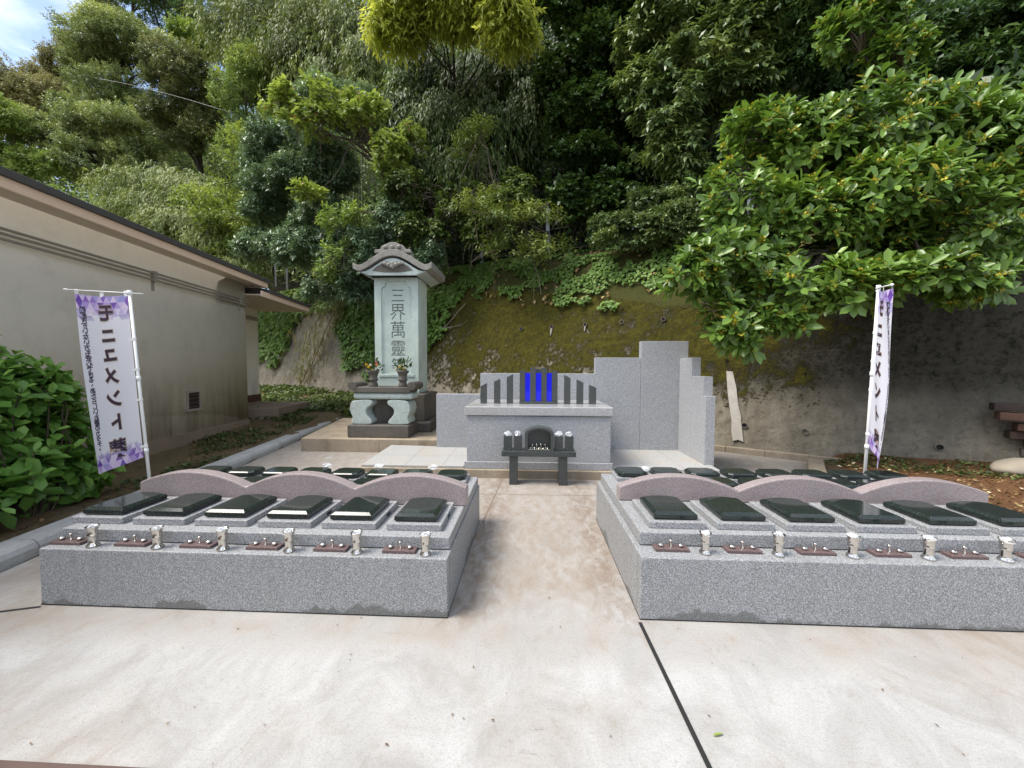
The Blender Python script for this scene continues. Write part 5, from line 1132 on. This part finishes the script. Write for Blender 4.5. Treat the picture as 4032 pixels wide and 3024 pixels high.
# ------------------------------------------------------------------ banner flags
def banner_cloth_mat():
    m = NM('banner_fabric'); uv = m.n('ShaderNodeUVMap').outputs[0]; sep = m.n('ShaderNodeSeparateXYZ'); m.l(uv, sep.inputs[0]); u, v = sep.outputs[0], sep.outputs[1]
    V = m.math('MULTIPLY', v, 26.0); U = m.math('MULTIPLY', u, 7.5); row = m.math('FLOOR', V); fr_ = m.math('SUBTRACT', V, row)
    a = m.math('FLOOR', m.math('ADD', U, m.math('MULTIPLY', V, .5))); b = m.math('FLOOR', m.math('SUBTRACT', U, m.math('MULTIPLY', V, .5)))
    cb = m.n('ShaderNodeCombineXYZ'); m.l(a, cb.inputs[0]); m.l(b, cb.inputs[1]); m.l(row, cb.inputs[2])
    wnz = m.n('ShaderNodeTexWhiteNoise', noise_dimensions='3D'); m.l(cb.outputs[0], wnz.inputs['Vector']); r = wnz.outputs['Value']
    tri = m.ramp(r, [(0, (.16, .07, .42)), (.28, (.30, .17, .58)), (.42, (.52, .38, .74)), (.6, (.36, .36, .72)), (.75, (.66, .52, .82)), (1, (.78, .68, .88))])
    top = m.ramp(v, [(.06, 1.), (.155, 0.)]); bot = m.ramp(v, [(.885, 0.), (.95, 1.)]); fac = m.math('MAXIMUM', top, bot)
    fac = m.math('MULTIPLY', fac, m.math('LESS_THAN', m.math('SUBTRACT', m.math('MULTIPLY', r, .6), fac), .02))
    c = m.mix(m.math('POWER', fac, .6), (.84, .84, .92), tri)
    p = m.bsdf(c, .75, 0, .2); t = m.n('ShaderNodeBsdfTranslucent'); m.l(c, t.inputs[0]); x = m.n('ShaderNodeMixShader'); x.inputs[0].default_value = .35; m.l(p, x.inputs[1]); m.l(t.outputs[0], x.inputs[2])
    return m.done(x.outputs[0])
M['banner'] = banner_cloth_mat()
M['ink'] = simple('dark_ink', (.035, .018, .045), .7); M['ink_edge'] = simple('tan_ink', (.40, .30, .20), .7); M['ink_small'] = simple('grey_ink', (.045, .03, .06), .7)
def flag(label, base, top, bar_tip, corner_pts, fold_amp, front, seed):
    """corner_pts: pole-top, free-top, pole-bottom, free-bottom of the cloth; u runs away from the pole, v downwards"""
    root = tag(empty('banner_flag', base), label, 'banner flag', 'purple and white banner flags'); O = Vector(base)
    b0, t0 = Vector(base), Vector(top)
    m = MB(); m.tube([(0, 0, 0), tuple(t0 - O)], [.0145, .0125], 12); m.build('pole', M['plastic_white'], root, True)
    ax = (t0 - b0).normalized()
    for f in (.30, .62, .993):
        m = MB(); c = (t0 - b0) * f; m.tube([tuple(c - ax * .022), tuple(c + ax * .022)], .0185, 12); m.build('pole_collar', M['plastic_white'], root, True)
    tip = Vector(bar_tip); bd = (tip - t0).normalized()
    m = MB(); m.tube([tuple(t0 - O - bd * .14 - ax * .02), tuple(tip - O - ax * .005)], .0055, 8); m.tube([tuple(tip - O - bd * .02 - ax * .005), tuple(tip - O + bd * .01 - ax * .005)], .012, 8); m.build('crossbar', M['plastic_white'], root, True)
    A, B, C_, D = [Vector(p) for p in corner_pts]
    def S(u, v):
        p = A.lerp(B, u).lerp(C_.lerp(D, u), v); n = (B - A).cross(C_ - A).normalized()
        k = fold_amp * (math.sin(u * 5.2 + v * 3.1 + seed) * .6 + math.sin(u * 9 - v * 6 + seed * 2) * .25) * (u * .9 + .1)
        sag = -.02 * math.sin(math.pi * u) * (1 - v)
        return p + n * k + Vector((0, 0, sag)), n
    nu, nv = 24, 60; me = bpy.data.meshes.new('banner_cloth')
    vs = [tuple(S(i / nu, j / nv)[0] - O) for j in range(nv + 1) for i in range(nu + 1)]
    fs = [(j * (nu + 1) + i, j * (nu + 1) + i + 1, (j + 1) * (nu + 1) + i + 1, (j + 1) * (nu + 1) + i) for j in range(nv) for i in range(nu)]
    me.from_pydata(vs, [], fs); uvl = me.uv_layers.new(name='UVMap')
    for lp in me.loops: k = lp.vertex_index; uvl.data[lp.index].uv = ((k % (nu + 1)) / nu * .6 / 1.8 * 3, (k // (nu + 1)) / nv)
    me.materials.append(M['banner']); cl = bpy.data.objects.new('banner_cloth', me); COL.objects.link(cl); cl.parent = root; smooth(cl)
    def put(items, mat, name, off):
        m = MB()
        for ch, uc, vc, size, bold in items:
            tv, tf = text_tris(ch, size, bold)
            for sgn in (-1, 1):
                q = []
                for x, y in tv:
                    u = uc + x / .6; v = vc - y / 1.8; p, n = S(min(max(u, 0), 1), min(max(v, 0), 1)); q.append(p + n * off * sgn - O)
                m.add(q, tf)
        return m.build(name, mat, cl)
    big = [(c, .44 + .012 * i, v, s, 0) for i, (c, v, s) in enumerate((('モ', .098, .205), ('ニ', .232, .19), ('ュ', .345, .22), ('メ', .465, .20), ('ン', .602, .20), ('ト', .740, .19), ('葬', .893, .20)))]
    put([(c, u, v, s, .0125) for c, u, v, s, _ in big], M['ink_edge'], 'lettering_edge', .0018)
    put([(c, u, v, s, .0065) for c, u, v, s, _ in big], M['ink'], 'lettering', .0030)
    small = '跡継ぎがいない方も安心できる、あたらしいお墓のカタチ。'
    put([(c, .885 + .0 * i, .085 + .0302 * i, .074 if i < 3 else .064, .0022) for i, c in enumerate(small)], M['ink_small'], 'small_lettering', .0018)
    for f in (0.0, .27, .455, .64, .93):
        m = MB(); p, n = S(0, f); q = b0 + ax * (p - b0).dot(ax); m.tube([tuple(q - O - ax * .012), tuple(q - O + ax * .012)], .0175, 10)
        d_ = (p - q); w_ = ax * .012
        m.add([tuple(q - O - w_), tuple(q - O + w_), tuple(S(.05, f)[0] + n * .002 - O + w_), tuple(S(.05, f)[0] + n * .002 - O - w_)], [(0, 1, 2, 3)]); m.build('fabric_loop', M['plastic_white'], root)
    for uu in (.03, .48, .97):
        m = MB(); p = S(uu, 0)[0] - O; e = (B - A).normalized() * .02; m.add([tuple(p - e - Vector((0, 0, .01))), tuple(p + e - Vector((0, 0, .01))), tuple(p + e + Vector((0, 0, .045))), tuple(p - e + Vector((0, 0, .045)))], [(0, 1, 2, 3)]); m.build('fabric_loop', M['plastic_white'], root)
    return root
flag('purple and white banner seen from behind with mirrored writing, beside the building', (-3.72, 3.6, 0.0), (-3.879, 3.6, 2.222), (-4.534, 3.6, 2.247),
     [(-3.90, 3.6, 2.185), (-4.45, 3.6, 2.205), (-3.800, 3.6, .60), (-4.265, 3.6, .425)], .022, False, .4)
flag('narrow purple and white banner turned edge on near the wall on the right', (3.36, 4.0, .03), (3.424, 4.0, 2.311), (3.098, 3.49, 2.222),
     [(3.415, 3.985, 2.265), (3.113, 3.51, 2.19), (3.392, 3.985, .74), (3.115, 3.55, .60)], .045, True, 1.7)

# ------------------------------------------------------------------ building on the left
CN = Vector((-6.48, 8.57, 0)); BD = Vector((.1409, -.990, 0)); BN = Vector((.990, .1409, 0))
bd_ = tag(empty('plaster_building', CN), 'long low beige plaster building with shallow eaves on the left', 'building')
bd_.rotation_euler = (0, 0, math.atan2(BD.y, BD.x))     # local x runs along the wall towards the viewer, local y points outwards to the right
def bl_(m, name, mat, bv=0, parent=None):
    o = m.build(name, mat, parent or bd_); return bevel(o, bv) if bv else o
m = MB(); m.box(0, 16, -8, 0, -.2, 3.36)
bl_(m, 'wall', M['stucco'])
m = MB(); m.box(-.02, 16, -7.9, .022, -.2, .285); bl_(m, 'plinth', M['plinth'], .006)
m = MB(); m.box(-.33, 16.3, -8, .32, 3.362, 3.40); bl_(m, 'soffit', M['soffit'])
m = MB(); m.box(-.345, 16.3, .285, .322, 3.35, 3.465); m.box(-.362, -.326, -8, .322, 3.35, 3.465); bl_(m, 'fascia', M['fascia'], .004)
m = MB(); m.prism([(.36, 3.466), (.36, 3.55), (-4, 4.65), (-8.3, 3.6), (-8.3, 3.466)], -.40, 16.4, 'x'); bl_(m, 'roof', M['roofing'], .006)
m = MB(); m.prism([(-1.0, 3.75), (-1.0, 4.25), (-4, 5.25), (-6, 4.4), (-6, 3.75)], 4.9, 16, 'x'); o = bl_(m, 'upper_gable', M['fascia'])
m = MB(); m.prism([(-.8, 4.19), (-.8, 4.28), (-4, 5.36), (-7, 4.3), (-7, 4.2), (-4, 5.25)], 4.75, 16.2, 'x'); bl_(m, 'upper_roof', M['roofing'])
m = MB()
for k, z in enumerate((2.885, 2.945, 3.0)): m.tube([(-.05, .045, z), (8, .045, z), (16, .045, z)], .017, 10)
bl_(m, 'conduit_pipe', M['conduit']); smooth(bd_.children[-1])
for x in (.25, 2.55, 4.95, 7.4, 9.6):
    m = MB(); m.box(x - .03, x + .03, .0, .068, 2.86, 3.03); m.box(x - .028, x + .028, .001, .014, 2.72, 2.86); bl_(m, 'pipe_bracket', M['conduit'], .003)
# vent opening low in the wall
def vent(x0, x1, z0, z1):
    f = MB(); t = .035
    f.box(x0 - t, x0, -.02, .028, z0 - t, z1 + t); f.box(x1, x1 + t, -.02, .028, z0 - t, z1 + t); f.box(x0, x1, -.02, .028, z1, z1 + t)
    fo_ = bl_(f, 'vent_window', M['conduit'], .003)
    s = MB(); s.box(x0 - .06, x1 + .06, .0, .055, z0 - t, z0); s.build('sill', M['conduit'], fo_)
    g = MB(); g.box(x0, x1, .001, .006, z0, z1); g.build('louvre', M['dark_joint'], fo_)
    g = MB()
    for k in range(4): zz = z0 + (z1 - z0) * (k + .5) / 4; g.box(x0, x1, .006, .02, zz - .008, zz + .008)
    g.build('vent_slat', M['timber'], fo_)
vent(1.580, 1.866, 0.711, 1.011)
# porch wing beyond the corner
m = MB(); m.box(-2.39, -.001, -7.9, -1.0, -.1, 3.2); bl_(m, 'annex_wall', M['stucco'])
m = MB(); m.box(-2.42, -.03, -7.8, -.97, .50, .70); bl_(m, 'annex_sill', M['timber'], .004)
m = MB(); m.box(-2.52, -.004, -7.5, .33, 3.12, 3.15); bl_(m, 'annex_soffit', M['soffit'])
m = MB(); m.box(-2.52, -.004, .331, .358, 3.10, 3.225); m.box(-2.545, -2.521, -7.5, .358, 3.10, 3.225); bl_(m, 'annex_fascia', M['fascia'], .003)
m = MB(); m.prism([(.40, 3.226), (.40, 3.30), (.02, 3.37), (-4, 3.9), (-7.6, 3.3), (-7.6, 3.226)], -2.58, -.364, 'x'); bl_(m, 'annex_roof', M['roofing'])
m = MB(); m.box(-2.3, -.5, -.98, .42, -.1, .48); bl_(m, 'porch_step', M['plinth'], .012)
m = MB(); m.box(-2.75, -2.3, -.98, .75, -.1, .34); bl_(m, 'porch_step', M['plinth'], .012)
m = MB()
for z in (2.80, 2.86): m.tube([(-2.3, -.96, z), (-.01, -.96, z)], .016, 8)
bl_(m, 'annex_conduit', M['conduit'])

# ------------------------------------------------------------------ fence on the bank, dead bamboo, cable, rocks, timbers
fz = lambda s: float(bank_z(s))
fn = tag(empty('wire_fence', (*wpt(-7.2, 2.05, 0)[:2], fz(-7.2))), 'old wire fence with grey posts along the top of the bank behind the stele', 'fence')
Of = fn.location.copy()
fpos = [-22.6, -21.3, -17.5, -13.5, -10.3, -7.5, -4.93, -2.3, .3]
for s in fpos:
    m = MB(); p = Vector(wpt(s, 2.05, fz(s) - .3)) - Of; h = 1.5 if s > -20 else 1.7; m.box(p.x - .055, p.x + .055, p.y - .04, p.y + .04, p.z, p.z + h + .3); bevel(m.build('post', M['metal_grey'], fn), .006)
m = MB()
for a, b in zip(fpos[2:-1], fpos[3:]):
    for h in (.12, .75, 1.3): m.tube([tuple(Vector(wpt(a, 2.05, fz(a) + h)) - Of), tuple(Vector(wpt(b, 2.05, fz(b) + h)) - Of)], .011, 6)
m.build('rail', simple_cache('rusty_rail', (.11, .09, .075), .8), fn)
m = MB()
for a, b in zip(fpos[4:-1], fpos[5:]):
    n = int((b - a) / .16)
    for i in range(n):
        for sg in (1, -1):
            s0 = a + (b - a) * i / n; s1 = s0 + sg * .55
            if s1 < fpos[4] or s1 > fpos[-1]: continue
            m.tube([tuple(Vector(wpt(s0, 2.05, fz(s0) + .12)) - Of), tuple(Vector(wpt(s1, 2.05, fz(s1) + 1.3)) - Of)], .0028, 3, False)
m.build('wire_mesh', simple_cache('rusty_wire', (.10, .09, .08), .7), fn)
# saplings and bare stems behind the fence
rs = np.random.RandomState(111)
for i in range(26):
    s = rs.uniform(-9.5, 1); q = rs.uniform(2.3, 3.6); z = fz(s) - .2; h = rs.uniform(1.6, 3.2); p0 = np.array(wpt(s, q, z)); m = MB(); rr = rs.uniform(.012, .03)
    m.tube([tuple(np.array(p) - p0) for p in limb_pts(rs, p0, p0 + np.array([rs.normal() * .35, rs.normal() * .3, h]), 6, 0, .04)], list(np.linspace(rr, rr * .5, 6)), 6, False)
    o = m.build('bare_stem', M['bark_dark'] if i % 3 else M['bark'], None, True); o.location = p0; tag(o, 'thin bare stem standing in the shade behind the wire fence', 'stem', 'bare stems behind the wire fence')

def dead_bamboo():
    a = on_wall(-15.9, 1.0, .1); b = on_wall(-13.75, 4.6, .35); a2 = on_wall(-16.15, .55, .12); root = tag(empty('dead_bamboo', a), 'dry straw coloured bamboo slumped down the concrete wall left of the stele', 'bamboo')
    rs = np.random.RandomState(121); m = MB(); m.tube([tuple(Vector(p) - a) for p in limb_pts(rs, a2, b, 9, .0, .02)], list(np.linspace(.028, .018, 9)), 7)
    m.tube([tuple(Vector(p) - a) for p in limb_pts(rs, on_wall(-12.95, 1.3, .1), on_wall(-12.35, 2.7, .15), 6, .02, .03)], .02, 6); m.tube([tuple(Vector(p) - a) for p in limb_pts(rs, on_wall(-17.6, .5, .1), on_wall(-16.6, 1.6, .1), 6, .02, .03)], .014, 6)
    m.build('culm_cluster', M['culm_dry'], root, True)
    n = 330; t = rs.rand(n) ** .8; base = np.array([np.array(a) + (np.array(b) - np.array(a)) * k for k in t]); off = rs.normal(size=(n, 3)) * np.array([.42, .2, .45])[None] * (.4 + .8 * np.sin(np.pi * t))[:, None]
    tp = base + off - np.array([WB[0], WB[1], 0]) * np.abs(rs.normal(size=(n, 1))) * .25; to = unit(np.array([[.1, -.4, -.8]]) + rs.normal(size=(n, 3)) * .4)
    pos, d, nr, Ls, rnd = leaves_on(rs, tp, to, 9, .4, .16, .9, -.4, .5, .6, .7)
    leaf_mesh('dry_foliage', pos, d, nr, Ls, .14, rnd, LM['straw'], root, 'quad', a)
    k = rs.rand(len(pos)) < .28; leaf_mesh('green_foliage', pos[k] + np.array([.05, -.05, .1]), d[k], nr[k], Ls[k], .16, rnd[k], LM['bamboo'], root, 'quad', a)
dead_bamboo()
rs = np.random.RandomState(131); a = on_wall(-9.0, 2.05, .06); b = on_wall(-7.15, 3.45, .12); m = MB()
pa = limb_pts(rs, a, b, 8, 0, .03); m.tube([tuple(Vector(p) - a) for p in pa], list(np.linspace(.02, .006, 8)), 6); m.tube([tuple(Vector(p) - a) for p in limb_pts(rs, pa[3], on_wall(-6.9, 2.9, .15), 5, 0, .05)], [.01, .008, .006, .004, .003], 5)
o = m.build('dead_branch', M['dead_twig'], None, True); o.location = a; tag(o, 'bleached bare branch leaning on the mossy wall right of the stele', 'branch')

rs = np.random.RandomState(141); m = MB(); pa = [(-25.58, 22.5, 18.5), (-23.89, 22.0, 17.9), (-22.26, 21.5, 17.28), (-20.69, 21.0, 16.64), (-19.17, 20.5, 16.0), (-17.7, 20.0, 15.35), (-16.29, 19.5, 14.7), (-14.93, 19.0, 14.06)]
m.tube([tuple(Vector(p) - Vector(pa[0])) for p in pa], .008, 6); o = m.build('overhead_cable', simple_cache('cable_grey', (.36, .36, .34), .6), None, True); o.location = pa[0]; tag(o, 'pale cable strung in front of the dark oaks at the upper left', 'cable')

def rock(loc, r, lab, seed, sq_=(1, .8, .6)):
    bm = bmesh.new(); bmesh.ops.create_icosphere(bm, subdivisions=3, radius=1)
    co = np.array([v.co[:] for v in bm.verts]); k = .78 + .5 * vnoise(co + seed * 3.7, 1.1, 3)
    for v, q in zip(bm.verts, k): v.co = Vector((v.co.x * sq_[0], v.co.y * sq_[1], v.co.z * sq_[2])) * q * r
    me = bpy.data.meshes.new('boulder'); bm.to_mesh(me); bm.free(); me.materials.append(M['rock']); o = bpy.data.objects.new('boulder', me); COL.objects.link(o); o.location = loc; smooth(o); tag(o, lab, 'rock')
rock((6.46, 5.28, 0.20), .26, 'smooth tan boulder lying on the red soil at the right edge', 2, (1.3, .8, .55))
G_TB = 'old timbers stacked against the wall'
for i, (dx, z, L_, dy, lab) in enumerate(((0.0, .98, 1.6, .0, 'top dark timber of the stack at the right edge'), (.02, .86, 1.6, -.05, 'second timber from the top, brown, in the stack at the right edge'), (.20, .72, 1.5, -.1, 'third timber from the top in the stack at the right edge'), (.20, .60, 1.5, -.02, 'fourth timber from the top in the stack at the right edge'), (.34, .48, 1.4, -.12, 'reddish fifth timber in the stack at the right edge'), (.36, .36, 1.4, -.02, 'lowest timber of the stack at the right edge'))):
    m = MB(); m.box(0, L_, -.09, .09, -.052, .052); o = bevel(m.build('timber_beam', simple('timber_tone', [(.045, .035, .03), (.10, .055, .038), (.085, .045, .032), (.06, .038, .028), (.12, .055, .04), (.11, .09, .08)][i], .85, 0, .3, .5, 12)), .008)
    o.location = (6.38 + dx, 5.62 + dy, z); o.rotation_euler = (0, R(1.5 * (i % 3 - 1)), math.atan2(WE[1], WE[0]) + .03 * (i % 2)); tag(o, lab, 'timber', G_TB)
m = MB()
for x, y in ((.55, -.12), (.62, .16), (1.25, -.1), (1.25, .16)): m.box(x - .06, x + .06, y - .06, y + .06, -.1, .31)
o = m.build('timber_trestle', M['timber']); o.location = (6.38 + .1, 5.62 - .1, .0); o.rotation_euler = (0, 0, math.atan2(WE[1], WE[0])); tag(o, 'dark post trestle carrying the stacked timbers at the right edge', 'trestle')
